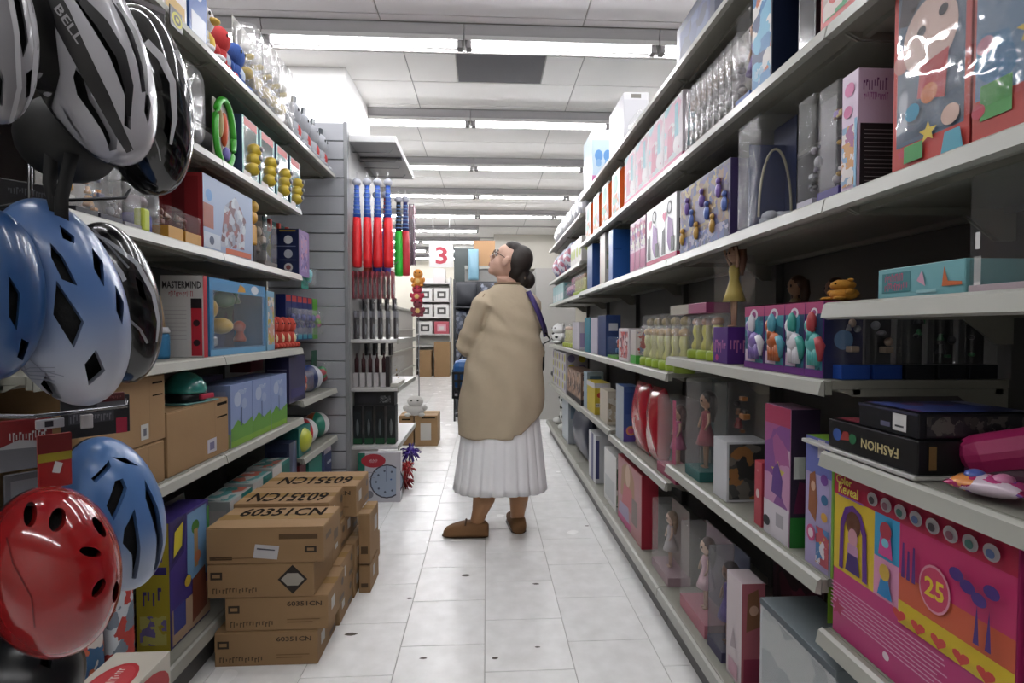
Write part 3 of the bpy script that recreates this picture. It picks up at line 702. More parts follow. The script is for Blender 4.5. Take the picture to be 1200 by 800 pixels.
t = put('R', 'toy_pack', 'toy pack', 'clear plastic pack with yellow and purple toy, beside the pale pink box', 958, 984, 90, 1.421, b_clear, d=.07, base='#4b3d8c', back='#5a4a58', toy='x', cols=('#e0b445', '#7b4fae', '#8a5d3a', '#d9d4d2'), seed=4, n=12, hb=.10, cl=CLH)
t = put('R', 'toy_pack', 'toy pack', 'narrow clear plastic pack with a silvery toy, next to the gap', 934, 953, 108, 1.421, b_clear, d=.06, base='#b7b3c4', back='#8e8c92', toy='x', cols=('#2c2c30', '#c9c9cf', '#8f8a9a'), seed=7, n=9, hb=.08, cl=CLH)
t = put('R', 'toy_pack', 'toy pack', 'clear box with an oval arch and white fluff over a blue card', 864, 889, 108, 1.421, b_clear, d=.11, h=.30, base='#e8e6ec', back='#16306f', toy=None, hb=.03, cl=CLH)
W_ = y_at(864)-y_at(889); 
tb = MB(); n = 22
tb.tube([(W_*.85, .055+.045*math.cos(math.pi*(i/n)), .03+.18*math.sin(math.pi*i/n)) for i in range(n+1)], .0035, 6); tb.obj('arch', mat('#c9c2a8', .4), t)
MB().box(W_*.48, .004, .01, W_*.52, .106, .235).obj('inner_card', mat('#16306f', .5), t)
q = MB(); rnd = random.Random(2)
for i in range(9): q.ell((W_*.78+rnd.uniform(-.012, .012), .055+rnd.uniform(-.035, .035), .02+rnd.uniform(0, .02)), (.02, .02, .015), 9, 6)
q.obj('fluff', mat('#dfe4f2', .9), t); MB().ell((W_*.25, .05, .11), (.015, .02, .04), 10, 7).obj('toy_piece', '#9fd6a6', t)
t = put('R', 'toy_box', 'toy box', 'wide window box with small gold and purple figures inside', 797, 856, 184, 1.421, b_box, d=.10, c='#4a3c6e', els=[('F','r',(.02,.02,.98,.98),art(['#8a6a3a', '#4a3a76', '#2d3f7c', '#784a2e', '#a68a4a', '#3a2a50', '#5a4a60'], 42, 3)), ('F','r',(.3,.3,.62,.8),'#8a6a36'), ('F','r',(.36,.34,.56,.7),'#4a3a7a'), ('F','r',(.02,.02,.98,.24),art(['#3d58a4','#5a4a90','#2a3a6a','#a6a0c0'],50,2))])
W_ = y_at(797)-y_at(856); 
for i in range(9):
    x_ = W_*(.08+.105*i); z_ = .055+.05*((i*2) % 3)
    MB().ell((x_, -.004, z_), (.014, .009, .022), 12, 7).ell((x_, -.004, z_+.030), (.010, .008, .010), 10, 6).obj('toy_figure', mat(['#d7a53f', '#8a6ac0', '#5a78c8'][i % 3], .4), t)
row('R', 'toy_box', 'toy box', 'white toy box with black silhouettes and a pink foot', 'white and black toy boxes above the clear bottles', y_at(792), y_at(757), 2, 1.421, .25, b_box, d=.10, c='#ecebee', els=[
    ('F','r',(0,0,1,.10),'#dd2f6e'), ('F','p',[(.1,.12),(.12,.5),(.3,.55),(.34,.12)],'#1c1a20'), ('F','p',[(.45,.3),(.5,.7),(.8,.6),(.85,.2),(.6,.14)],'#9a5fb4'), ('F','c',(.6,.82,.15),'#2a2a30'), ('F','c',(.6,.82,.10),'#ecebee'), ('F','h',(.3,.72,.14),'#e0457c'), ('F','r',(.7,.12,.9,.35),'#1c1a20'), ('R','r',(.1,.12,.9,.6),'#231f2a'), ('R','c',(.5,.78,.2),'#e487b0'), ('R','r',(0,0,1,.10),'#dd2f6e')])
row('R', 'toy_box', 'toy box', 'slim pink and lilac toy box beside the blue binder', 'slim pink boxes beside the blue binder', y_at(756), y_at(738), 3, 1.421, .245, b_box, d=.09, c='#dca3c6', els=[('F','r',(.05,.05,.95,.4),'#c93a86'), ('F','r',(.05,.45,.95,.95),art(PINKS, 40, 3)), ('R','r',(.05,.05,.95,.95),art(['#a7b4e4', '#8f6fbf', '#d8e0f2', '#e490bd'], 36, 8))])
t = put('R', 'binder', 'binder', 'large bright blue binder standing upright', 713, 718, 268, 1.421, b_box, d=.13, c='#1560b8', r=.004, els=[('R','r',(.04,.6,.4,.62),'#0d4a96')])
t = put('R', 'binder', 'binder', 'white card folder between the two blue ones', 703, 709, 272, 1.421, b_box, d=.10, c='#dcd9cf', els=[('R','r',(.1,.2,.9,.7),art(['#cbb9a0','#e8e4da','#9fae8a'],40,1))])
t = put('R', 'binder', 'binder', 'smaller deep blue folder, second of the blue ones', 688, 694, 285, 1.421, b_box, d=.11, c='#134f9e', r=.003)
# ---- shelf 1.77
t = put('R', 'toy_box', 'toy box', 'red and white box high on the near corner of the second-highest doll shelf', 962, 1010, -60, 1.771, b_box, d=.14, h=.30, c='#d94f49', els=[('F','r',(.08,.1,.9,.95),art(['#e9d7ce','#d84d46','#4aa66a','#c9b2a6','#e8897c'],30,2))])
t = put('R', 'toy_box', 'toy box', 'dark brown box on the high shelf before the red and white one', 936, 957, -40, 1.771, b_win, d=.12, c='#1d1b20', back='#1b1a1e', fr=.08, cols=('#8a5236', '#5f3a28', '#b48a6a'), h=.28)
t = put('R', 'toy_box', 'toy box', 'blue picture box with a navy side on the high shelf', 881, 905, -25, 1.771, b_box, d=.11, h=.28, c='#18233f', els=[('F','r',(.04,.03,.96,.97),art(['#2f7fb8','#65b4d8','#d2703a','#e6e2dc','#1c3e70'],26,5)), ('F','w',(.2,.16,.8,.24),'#e8eef6')])
t = put('R', 'boxed_doll', 'boxed doll', 'narrow clear pack with a brown-haired doll next to the blue picture box', 862, 879, 3, 1.771, b_clear, d=.08, h=.27, base='#2c55a0', back='#cfcbd2', doll=('#d9a785', '#5a3522', '#7d5fae'))
row('R', 'toy_pack', 'toy pack', 'clear crinkled blister pack in the silvery line on the high shelf', 'clear silvery packs on the high doll shelf', y_at(861), y_at(800), 9, 1.771, .25, b_blister, d=.05, card='#bdb3ae', cols=('#a58a7c', '#d6d2d0', '#8a7f86'), seed=5, bub=(.02, .02, .98, .97), cl=clear(haze=.08, gloss=.3, crinkle=.5))
row('R', 'toy_box', 'toy box', 'white and pink doll box with a pink foot on the high shelf', 'white and pink boxes on the high doll shelf', y_at(798), y_at(731), 4, 1.771, .255, b_box, d=.09, c='#d9cfd6', els=[('F','r',(.04,.14,.96,.98),art(['#d9cfd6','#d9a3b8','#c9d4da','#e3dade','#c9708e','#8fc0cc'],16,21)), ('F','p',[(.2,.2),(.24,.62),(.44,.66),(.5,.2)],'#cf5a80'), ('F','p',[(.6,.4),(.62,.9),(.78,.9),(.8,.4)],'#6fb4c4'), ('F','c',(.7,.3,.16),'#e6e0e2'), ('F','r',(0,0,1,.12),'#d8447c'), ('F','w',(.3,.52,.7,.62),'#b08f9c'), ('R','r',(.0,.0,1,.12),'#d8447c'), ('R','p',[(.2,.2),(.25,.8),(.6,.85),(.7,.2)],'#68b5c6')])
row('R', 'toy_box', 'toy box', 'white toy box with a bright orange side panel', 'orange-sided boxes on the high doll shelf', y_at(730), y_at(686), 4, 1.771, .25, b_box, d=.085, gap=.085, c='#e6e4df', els=[('R','p',[(.06,.0),(.0,.9),(.2,1),(.85,1),(1,.9),(.9,0)],'!#dd5a14'), ('F','r',(.1,.1,.9,.5),art(['#7fb59b','#e6e4df','#d98a5a'],40,4)), ('F','c',(.5,.72,.3),'#8fc2aa')])
# ---- shelf 2.11
t = put('R', 'carton', 'box', 'dark navy box lying on the topmost doll shelf', 793, 838, -60, 2.111, b_box, d=.20, h=.16, c='#2b3352', els=[('F','r',(.1,.2,.9,.8),art(['#2b3352','#3c4876','#59648c'],20,1))])
t = put('R', 'toy_bag', 'toy pack', 'white carry pack with a hang tab on the topmost shelf', 714, 731, 108, 2.111, b_box, d=.13, c='#e4e4ea', els=[('R','r',(.0,.86,1,1),'#f2f2f4'), ('R','r',(.3,.89,.7,.97),'#8d8a80'), ('F','r',(.1,.1,.9,.6),'#d6dde8')])
t = put('R', 'toy_pack', 'toy pack', 'pink doll pack hanging black straps beside the white carry pack', 733, 752, 112, 2.111, b_blister, d=.09, card='#cdd2dc', cols=('#c4406f', '#2b2b33'), seed=3)
t = put('R', 'toy_pack', 'toy pack', 'pale blue pack with two butterfly shapes on the topmost shelf', 684, 694, 152, 2.111, b_box, d=.15, c='#c7e0f2', els=[('R','r',(0,.82,1,1),'#ece9f2'), ('R','c',(.3,.55,.26,.7),'#5f9fe0'), ('R','c',(.7,.55,.26,.7),'#5f9fe0'), ('R','c',(.3,.42,.18,.7),'#86b8ea'), ('R','c',(.7,.42,.18,.7),'#86b8ea'), ('R','r',(0,.08,1,.2),'#e57ab4')])
row('R', 'paper_pack', 'toy pack', 'white soft pack at the far end of the topmost doll shelf', 'white soft packs at the far end of the topmost shelf', 3.80, 4.32, 3, 2.002, .24, b_bag, d=.13, c='#b5b7bd', rough=.45)
row('R', 'soft_pack', 'toy pack', 'large white soft pack on the last high shelf', 'white soft packs on the last high shelf', 4.36, 5.5, 4, 2.002, .24, b_bag, d=.16, c='#aeb0b6', rough=.5)
row('R', 'soft_pack', 'toy pack', 'blue and white bag of toys on the far upper shelf', 'blue and white bags on the far upper shelf', 4.4, 5.5, 3, 1.652, .27, b_bag, d=.2, X=.70, c=art(['#c9cfe0', '#7f92c0', '#e8e8ef', '#b44a6a'], 30, 3), rough=.4)
row('R', 'toy_box', 'toy box', 'lime-trimmed toy box on the far upper shelf', 'lime-trimmed boxes on the far upper shelf', 3.85, 4.35, 4, 1.652, .2, b_box, d=.12, c='#d9d7d0', els=[('F','c',(.5,.5,.35),'#b7c94a'), ('R','c',(.5,.6,.3),'#b7c94a')])
row('R', 'toy_box', 'toy box', 'mint and white box at the far end above the spotted plush', 'mint boxes at the far end of the middle shelf', 4.75, 5.5, 4, 1.412, .17, b_box, d=.13, c='#a9d3d6', els=[('F','r',(.1,.1,.9,.45),'#e6eef0'), ('R','r',(.1,.5,.9,.9),'#5aa7b0'), ('R','c',(.5,.3,.2),'#f2f2f2')])
row('R', 'toy_pack', 'toy pack', 'pink and purple toy pack beside the mint boxes', 'pink packs beside the mint boxes', 4.3, 4.72, 4, 1.412, .19, b_blister, d=.08, card='#c85a8c', cols=('#8a5ab0', '#e8a0c0'), seed=8)
row('R', 'toy_figure', 'toy', 'small clear-covered lime toy on the far middle shelf', 'lime toys on the far middle shelf', 3.82, 4.26, 6, 1.412, .17, b_bottle, d=.07, base='#a9c43a', body='#e6e08a')
# ---- shelf about 1.0
t = put('R', 'boxed_doll', 'boxed doll', 'tall clear pack with a brown-haired doll in yellow over a purple base', 836, 853, 300, 1.046, b_clear, d=.085, h=.325, base='#5b2c8c', back=None, doll=('#d9a785', '#7a4a2a', '#d8bf52'), pose=1, hb=.34, els=[('F','w',(.08,.10,.92,.22),'#e08ac0'), ('R','w',(.1,.1,.9,.22),'#e08ac0'), ('F','c',(.3,.05,.1),'#d64a9a')])
PX = [966, 944, 920, 896, 873]; PC = [('#4fb8b4', '#c23a44'), ('#e6e2ea', '#35a89c'), ('#c9662e', '#58b0c4'), ('#8f74c0', '#ece8f2')]
PL = ['pink-topped figure box nearest the short shelf, with a teal and red toy horse', 'pink-topped figure box with a white and green toy horse', 'pink-topped figure box with an orange and blue toy horse', 'pink-topped figure box with a lilac and white toy horse beside the purple-base doll']
for i in range(4):
    t = put('R', 'figure_box', 'boxed figure', PL[i], PX[i+1], PX[i], 322, 1.046, b_box, d=.085, h=.165, c='#6a2f86', els=[
        ('F','r',(0,.84,1,1),'#c2447e'), ('F','r',(.04,.10,.96,.84),art(['#1f5f7a', '#2f86a0', '#3f9fb0', '#1b3f66'], 18, i)), ('F','c',(.5,.86,.16,1.2),'#f1eef4'), ('F','c',(.5,.86,.09,1.2),'#b04a90'), ('F','r',(0,0,1,.10),'#7a2f96'), ('F','r',(.08,.11,.60,.30),'#e3c9e0'), ('R','r',(0,0,1,.84),'#2a2f5e'), ('R','r',(0,.84,1,1),'#c2447e'), ('R','c',(.5,.5,.25),'#5f8fc4'), ('T','r',(0,0,1,1),'#c2447e')])
    w_ = y_at(PX[i+1])-y_at(PX[i]); hb = MB(); c1, c2 = PC[i]; yy = -.004
    hb.ell((w_*.55, yy, .075), (.026, .012, .022), 12, 7); hb.ell((w_*.36, yy, .112), (.017, .011, .019), 12, 7); hb.tube([(w_*.48, yy, .08), (w_*.38, yy, .108)], [.013, .010], 8)
    for s in (-1, 1):
        for x in (.42, .68): hb.tube([(w_*(x+.04*s), yy, .065), (w_*(x+.05*s), yy, .026)], [.008, .007], 7)
    hb.obj('toy_horse', mat(c1, .4), t)
    mn = MB(); mn.ell((w_*.46, yy-.002, .118), (.012, .010, .026), 10, 7); mn.tube([(w_*.75, yy, .085), (w_*.90, yy, .07), (w_*.88, yy, .036)], [.009, .011, .004], 7); mn.obj('toy_mane', mat(c2, .5), t)
t = put('R', 'plush_toy', 'soft toy', 'orange-yellow soft toy lying on top of the figure boxes', 960, 985, 296, 1.213, b_plush, d=.07, X=.735, h=.045, c='#e09a1e', ears='short')
t = thing('doll', 'brown-haired doll standing behind the pink-topped figure boxes', 'doll', (.93, 1.50, 1.046), -math.pi/2); doll(t, .27, (0, 0, 0), '#c69470', '#5b3a26', '#a58a5a')
t = thing('doll', 'dark red-haired doll in brown behind the figure boxes', 'doll', (.95, 1.36, 1.046), -math.pi/2); doll(t, .25, (0, 0, 0), '#b9876a', '#4a261c', '#5c3a30')
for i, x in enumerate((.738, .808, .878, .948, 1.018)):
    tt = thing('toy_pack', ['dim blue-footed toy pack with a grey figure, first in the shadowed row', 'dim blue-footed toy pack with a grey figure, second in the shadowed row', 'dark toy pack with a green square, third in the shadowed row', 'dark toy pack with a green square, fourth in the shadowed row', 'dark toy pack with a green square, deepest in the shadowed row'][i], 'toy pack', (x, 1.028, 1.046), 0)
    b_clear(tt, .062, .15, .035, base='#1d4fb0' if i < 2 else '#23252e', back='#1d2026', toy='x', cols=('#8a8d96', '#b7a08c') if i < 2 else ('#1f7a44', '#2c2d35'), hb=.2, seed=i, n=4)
row('R', 'toy_figure', 'toy', 'clear tube with a yellow-green fairy figure, on the higher shelf', 'yellow-green tubes on the higher middle shelf', y_at(833), y_at(800), 3, 1.046, .155, b_bottle, d=.085, base='#a8bf36', body='#dfd862', head='#b9794a')
row('R', 'toy_figure', 'toy', 'clear tube with a yellow-green fairy figure, on the lower shelf', 'yellow-green tubes on the lower middle shelf', y_at(795), y_at(747), 6, .981, .185, b_bottle, d=.085, base='#a8c53a', body='#e3e08a', head='#c9a25a')
row('R', 'toy_figure', 'toy', 'clear tube with a yellow-green figure at the back of the shelf', 'yellow-green tubes standing at the back', y_at(795, .80), y_at(747, .80), 5, .981, .24, b_bottle, d=.085, X=.812, base='#b7c95a', body='#d9d9a8', head='#c9b27a')
t = put('R', 'toy_box', 'toy box', 'flat rose and grey box laid across the fairy tubes', 786, 828, 337, 1.203, b_box, d=.08, h=.035, c='#a84a78', els=[('F','r',(0,0,.55,1),'#b9b3a4'), ('R','r',(0,0,1,1),'#8f3a66')])
t = put('R', 'toy_box', 'toy box', 'bright green foot box with a red and white doll print', 739, 745, 380, .981, b_box, d=.10, h=.16, c='#ddd3d0', els=[('R','r',(0,0,1,.25),'#56c04a'), ('R','r',(.1,.3,.9,.95),art(['#c8362e','#e8dcd8','#6f8fc0'],45,3)), ('F','r',(0,0,1,.25),'#56c04a')])
t = put('R', 'toy_box', 'toy box', 'red and white slim box next to the green-footed one', 725, 737, 372, .981, b_box, d=.09, h=.17, c='#e6dfe2', els=[('F','r',(.1,.1,.9,.9),art(['#cf2f2f','#f0e8e8','#7a3550','#e08a8a'],45,6)), ('R','r',(.1,.3,.9,.9),'#cf2f2f')])
t = put('R', 'toy_set', 'toy', 'yellow and green little playset before the navy box', 712, 724, 395, .981, b_clear, d=.10, base='#5aa52c', toy='x', cols=('#e8c22a', '#d94a2a', '#3f7fc0'), h=.12, seed=5)
t = put('R', 'toy_box', 'toy box', 'tall navy box on the middle doll shelf', 701, 710, 352, .981, b_box, d=.09, h=.25, c='#1f3d7a', els=[('R','r',(.1,.1,.9,.5),'#2c579c'), ('R','r',(.2,.62,.8,.8),'#d8d8e2')])
t = put('R', 'toy_box', 'toy box', 'tall lilac and white box beside the navy one', 692, 700, 356, .981, b_box, d=.07, h=.24, c='#d5cfdf', els=[('R','r',(.1,.1,.9,.7),art(['#a98ac4','#e4dcec','#6a4a8c'],45,3))])
t = put('R', 'toy_box', 'toy box', 'tall teal box on the middle doll shelf', 685, 691, 356, .981, b_box, d=.07, h=.245, c='#2f8ea3', els=[('R','r',(.1,.1,.9,.45),'#d64a5a')])
row('R', 'toy_box', 'toy box', 'small white and lilac box beyond the tall teal one', 'small white boxes beyond the tall teal one', 3.95, 4.25, 3, .981, .22, b_box, d=.1, c='#dcd6e0', els=[('R','r',(.1,.1,.9,.6),'#b0a0cc')])
row('R', 'toy_figure', 'toy', 'lime bottle-shaped toy at the far end of the middle shelf', 'lime bottles at the far end of the middle shelf', 4.3, 4.85, 5, .981, .2, b_bottle, d=.09, base='#b5c43c', body='#e0dc7a')
t = put('R', 'plush_toy', 'soft toy', 'black and white soft toy on the middle shelf by the woman', 641, 652, 368, .981, b_plush, d=.2, h=.22, c='#ececea', spots='#1a1a1c', ears='short')
# ---- shelf about .6
t = put('R', 'boxed_doll', 'boxed doll', 'clear pack with a dark-haired doll against a teal card', 803, 820, 447, .631, b_clear, d=.10, base='#2f6f6c', back='#2b4a48', doll=('#c99a7a', '#2b1c18', '#a03a4a'), hb=.10, cl=CLH)
t = put('R', 'boxed_doll', 'boxed doll', 'large clear-sided box with a brown soft toy over a white card front', 836, 852, 452, .631, b_clear, d=.13, base='#dcdee2', back=None, toy='x', cols=('#8a5630', '#7a2a2a', '#3a3434', '#c9803a'), hb=.52, seed=3, n=9, els=[('R','r',(.05,.02,.95,.50),art(['#4a4a48','#2e3030','#77726a','#a4703a'],30,2))])
t = put('R', 'toy_box', 'toy box', 'small red and white box in front of the clear-sided box', 884, 893, 520, .631, b_box, d=.05, h=.17, c='#c23248', els=[('F','c',(.5,.5,.32,.7),'#e8dada'), ('R','c',(.5,.5,.3,.8),'#e8dada'), ('F','s',(.5,.86,.12),'#e89a9a')])
t = put('R', 'boxed_doll', 'boxed doll', 'tall pink and purple box with a yellow splash on its front', 896, 926, 468, .631, b_box, d=.07, h=.33, c='#c98ab8', els=[('F','r',(0,.86,1,1),'#c23a66'), ('F','r',(0,.25,1,.86),art(['#b65a9c','#d79ac4','#8f4a9c','#e6c8dc'],14,2)), ('F','s',(.55,.5,.28),'#e8d45a'), ('F','p',[(.3,.34),(.36,.52),(.55,.58),(.74,.46),(.7,.32)],'#6a3f94'), ('F','r',(0,0,1,.26),'#e9e2ea'), ('F','r',(.5,.10,.8,.2),'#b8b4ba'),
    ('R','r',(0,.0,1,.22),'#2f8a3c'), ('R','r',(0,.22,1,1),'#3b2a48'), ('R','r',(.1,.5,.5,.66),'#e6e6ea'), ('R','p',[(.1,.25),(.3,.48),(.9,.45),(.95,.25)],'#6f2352'), ('F','c',(.14,.1,.12,1.2),'#3a3a40')])
t = put('R', 'boxed_doll', 'boxed doll', 'wide doll box with blue spots and a lime edge beside the pink advent box', 944, 977, 502, .631, b_box, d=.06, h=.285, c='#8fc53a', els=[('F','r',(.0,.0,.94,1),'#b7a9d8'), ('F','r',(.0,.72,.94,1),'#6f78c4'), ('F','r',(.45,.85,.7,.99),'#ece6f0'), ('F','p',[(.12,.42),(.16,.7),(.36,.74),(.46,.5),(.4,.35)],'#a5623a'), ('F','c',(.30,.62,.12,.7),'#e3b598'), ('F','c',(.70,.70,.13),'#7a3fa0'), ('F','c',(.72,.55,.12),'#2f6f9c'), ('F','c',(.72,.42,.11),'#e0a83a'),
    ('F','c',(.25,.25,.2,.8),'#d64a86'), ('F','c',(.25,.25,.12,.8),'#f0d8e4'), ('F','r',(.45,.05,.9,.33),art(['#e8e2ea','#d6a23a','#c24a5a','#4a86c0'],50,3)), ('R','r',(0,0,1,1),'#3f86c4')])
t = put('R', 'bag_pack', 'toy bag', 'glossy red toy bag, farther of the two', 737, 752, 442, .556, b_bag, d=.09, h=.335, c='#c1142e', seed=1, els=[])
t = put('R', 'bag_pack', 'toy bag', 'glossy red toy bag, nearer of the two', 753, 767, 447, .556, b_bag, d=.10, h=.335, c='#b90f2a', seed=4, els=[])
t = put('R', 'boxed_doll', 'boxed doll', 'clear pack with a pink-dressed doll beside the red bags', 770, 792, 447, .556, b_clear, d=.10, h=.32, base='#a83a5e', back='#3b2228', doll=('#e0b094', '#5a2f2a', '#d05a92'), hb=.12, cl=CLH, els=[('F','r',(.85,.0,1,1),'#c84a78')])
t = put('R', 'toy_box', 'toy box', 'blue box with an orange ring print beside the red bags', 722, 731, 440, .556, b_box, d=.085, h=.29, c='#3f63a4', els=[('R','r',(0,0,1,.26),'#6a4fae'), ('R','c',(.45,.2,.3),'#e8975a'), ('R','c',(.45,.2,.18),'#d8588a'), ('F','r',(0,0,1,1),'#b9c3ce'), ('R','r',(.1,.5,.9,.9),'#35559a')])
t = put('R', 'toy_box', 'toy box', 'bright yellow box with a red and teal picture', 688, 697, 442, .576, b_box, d=.105, h=.21, c='#e3c81c', els=[('R','r',(0,.84,1,1),'#e6e2e4'), ('R','c',(.3,.62,.16),'#c93a2e'), ('R','c',(.6,.5,.16),'#2f8a8c'), ('R','c',(.68,.66,.09),'#e58a9a'), ('R','r',(.05,.24,.95,.36),'#f0ece0'), ('R','w',(.08,.25,.92,.35),'#3a2f2f'), ('F','r',(0,.84,1,1),'#e6e2e4')])
t = put('R', 'toy_box', 'toy box', 'pale blue tall box behind the yellow one', 684, 688, 424, .576, b_box, d=.12, h=.26, c='#9fb4c2', els=[('R','r',(.15,.7,.85,.9),'#4f6f88')])
t = put('R', 'toy_box', 'toy box', 'cream window box between the yellow and the blue boxes', 703, 712, 444, .576, b_box, d=.07, h=.2, c='#d9cdb8', els=[('R','r',(.1,.1,.9,.8),art(['#c9b79a','#e4dccc','#a58f6a'],30,3))])
row('R', 'toy_box', 'toy box', 'brown and black picture box on the shelf behind the yellow box', 'brown picture boxes behind the yellow box', 3.85, 4.5, 3, .561, .25, b_box, d=.14, c='#8a6a58', els=[('F','r',(.1,.2,.9,.95),art(['#c9a184','#6a4638','#e3c8b4','#3a2a28'],22,3)), ('R','r',(.1,.2,.9,.95),art(['#c9a184','#6a4638','#e3c8b4','#3a2a28'],22,5)), ('F','r',(0,0,1,.16),'#2a2426'), ('R','r',(0,0,1,.16),'#2a2426')])
row('R', 'pattern_box', 'toy box', 'white box with yellow and lilac flower prints by the woman', 'flower-print boxes by the woman', 4.6, 5.5, 4, .561, .36, b_box, d=.2, c='#d8d4dc', els=[('F','c',(.25+.5*(i%2),.15+.24*(i//2),.16),['#d3c93a','#8f86b0'][(i+i//2)%2]) for i in range(8)] + [('R','c',(.25+.5*(i%2),.15+.24*(i//2),.17),['#d3c93a','#8f86b0'][(i+i//2)%2]) for i in range(8)])
# ---- base z .15
t = put('R', 'boxed_doll', 'boxed doll', 'long-haired doll print on a red and pink box standing on the base', 724, 752, 552, .151, b_box, d=.075, h=.335, X=.70, c='#b8283f', els=[('F','r',(.02,.02,.98,.98),'#c98a8e'), ('F','p',[(.14,.42),(.2,.86),(.36,.96),(.6,.94),(.72,.8),(.74,.42)],'#b98a62'), ('F','c',(.46,.80,.17,.75),'#e6c0a6'), ('F','p',[(.2,.3),(.3,.64),(.62,.64),(.74,.3)],'#d86a74'), ('F','p',[(.05,.08),(.1,.3),(.5,.34),(.54,.08)],'#b4a3cc'), ('F','r',(.05,.02,.6,.12),'#e0559a'), ('F','r',(.64,.2,.86,.56),'#8b7a74'), ('R','r',(0,0,1,1),'#b3243a')])
t = put('R', 'boxed_doll', 'boxed doll', 'clear doll box with white fluff next to the long-haired doll print', 764, 783, 572, .151, b_clear, d=.09, h=.29, X=.70, base='#b59aa2', back='#b5a8a2', doll=('#e9c2aa', '#8a6a4a', '#cfc6c6'), hb=.12, cl=CLH)
t = put('R', 'boxed_doll', 'boxed doll', 'large clear doll box with a pale pink gown', 797, 826, 602, .151, b_clear, d=.10, h=.31, X=.70, base='#c9808f', back='#b09aa6', doll=('#e6c4ac', '#5b4440', '#f0c6d2'), hb=.14, cl=CLH)
t = put('R', 'boxed_doll', 'boxed doll', 'clear doll pack with a purple and blue outfit beside the pale gown', 829, 846, 610, .151, b_clear, d=.09, h=.32, X=.70, base='#4f4a6a', back='#6f78a0', doll=('#a06a48', '#3b2420', '#7a5ac8'), hb=.10, cl=CLD)
t = put('R', 'boxed_doll', 'boxed doll', 'narrow white-fronted box with a salmon pink doll print on its side', 851, 869, 645, .151, b_box, d=.065, h=.30, X=.70, c='#e2d2d6', els=[('R','r',(0,0,1,1),'#c8707c'), ('R','p',[(.2,.55),(.25,.9),(.7,.95),(.85,.6)],'#9a6a4a'), ('R','c',(.52,.75,.22,.9),'#dfb39a'), ('R','r',(.1,.08,.9,.3),'#a83e5c'), ('F','p',[(.3,.3),(.5,.52),(.7,.34)],'#b9a9ae'), ('F','r',(.2,.05,.8,.2),'#d8a8b8')])
t = put('R', 'toy_box', 'toy box', 'big grey-blue frosted toy box with a green corner on the base', 890, 979, 697, .151, b_box, d=.15, h=.315, X=.70, c='#8f9aa0', els=[('F','r',(.04,.05,.96,.93),art(['#7f8f98','#9aa6aa','#a9b3b4','#87949c'],9,2,.12)), ('F','r',(.78,.02,1,.30),'#3f7a5a'), ('R','r',(0,.6,1,.8),'#3f7a5a'), ('F','c',(.42,.42,.12),'#b58f86'), ('F','r',(0,.95,1,1),'#5f6a72')])
MB().box(.005, -.004, .005, .40, -.003, .30).obj('window_film', CLH, t)
t = put('R', 'toy_box', 'toy box', 'dark maroon box behind the frosted toy box', 905, 965, 665, .151, b_box, d=.12, X=.90, h=.36, c='#4a1626', els=[('F','r',(.1,.3,.9,.9),art(['#6a1f34','#3a1220','#8a3048'],14,2))])
t = put('R', 'toy_box', 'toy box', 'white box with a green picture beside the long-haired doll print', 708, 722, 545, .151, b_box, d=.13, h=.30, X=.70, c='#e2e2e0', els=[('R','r',(.02,.1,.9,.8),art(['#3f6a4a','#24402e','#8fae8a','#d9d9d0'],22,3)), ('F','r',(.1,.1,.9,.5),'#cfd3d4')])
t = put('R', 'toy_box', 'toy box', 'two-toned white and navy slim box on the base', 690, 698, 528, .151, b_box, d=.12, h=.31, X=.70, c='#dfe0e4', els=[('F','r',(.4,0,.7,1),'#4a4f86'), ('R','r',(.0,.1,.2,.9),'#4a4f86')])
t = put('R', 'bag_pack', 'toy bag', 'dark navy bag slumped on the base beyond the slim boxes', 668, 683, 492, .151, b_bag, d=.14, X=.705, h=.36, c='#242c46', rough=.5, seed=6)
t = put('R', 'toy_box', 'toy box', 'pale grey-blue box on the base behind the spotted soft toy', 659, 666, 470, .151, b_box, d=.2, X=.705, h=.36, c='#b7c0c6', els=[('R','r',(.1,.6,.5,.9),'#7f98ae')])
t = put('R', 'plush_toy', 'soft toy', 'large white soft toy with dark and yellow spots on the base', 648, 658, 470, .151, b_plush, d=.3, X=.71, h=.37, c='#e6e6e0', spots='#4a4a3a', ears='short')
t = put('R', 'bowl', 'bowl', 'dark grey bowl resting on the rail by the spotted soft toy', 645, 655, 452, .595, lambda t, w, h, d, **k: MB().lathe([(.05, 0), (.10, .01), (.13, .05), (.125, .075), (.10, .078)], 20, (.1, .12, 0)).obj('bowl', '#3a3c3e', t), d=.2, h=.1)
# ================================================================ goods on the toy shelves by the helmets
def yl(px, X=-.988, z=1.2): return ysolve(px, X, z)
CB = mat('#b08a5c', .75, vary=.06, vs=14, bump=.15, bs=40); CBD = mat('#9a774c', .75, vary=.06, vs=14)
def b_carton(t, w, h, d, els=(), tape=True, c=None, **k):
    """brown corrugated carton with flaps meeting on top"""
    m = c or CB; g = .0015
    MB().rbox(0, 0, 0, w, d, h-.003, .003).obj('carton', m, t)
    MB().rbox(0.001, 0.001, h-.003, w-.001, d/2-g, h, .001).obj('flap', m, t); MB().rbox(0.001, d/2+g, h-.003, w-.001, d-.001, h, .001).obj('flap', m, t)
    if tape: MB().box(0, d/2-.024, h, w, d/2+.024, h+.0006).obj('tape', mat('#b8945f', .25), t)
    prints(t, w, h+.0008, d, els)
INK = mat('#1d140b', .9, spec=.1)
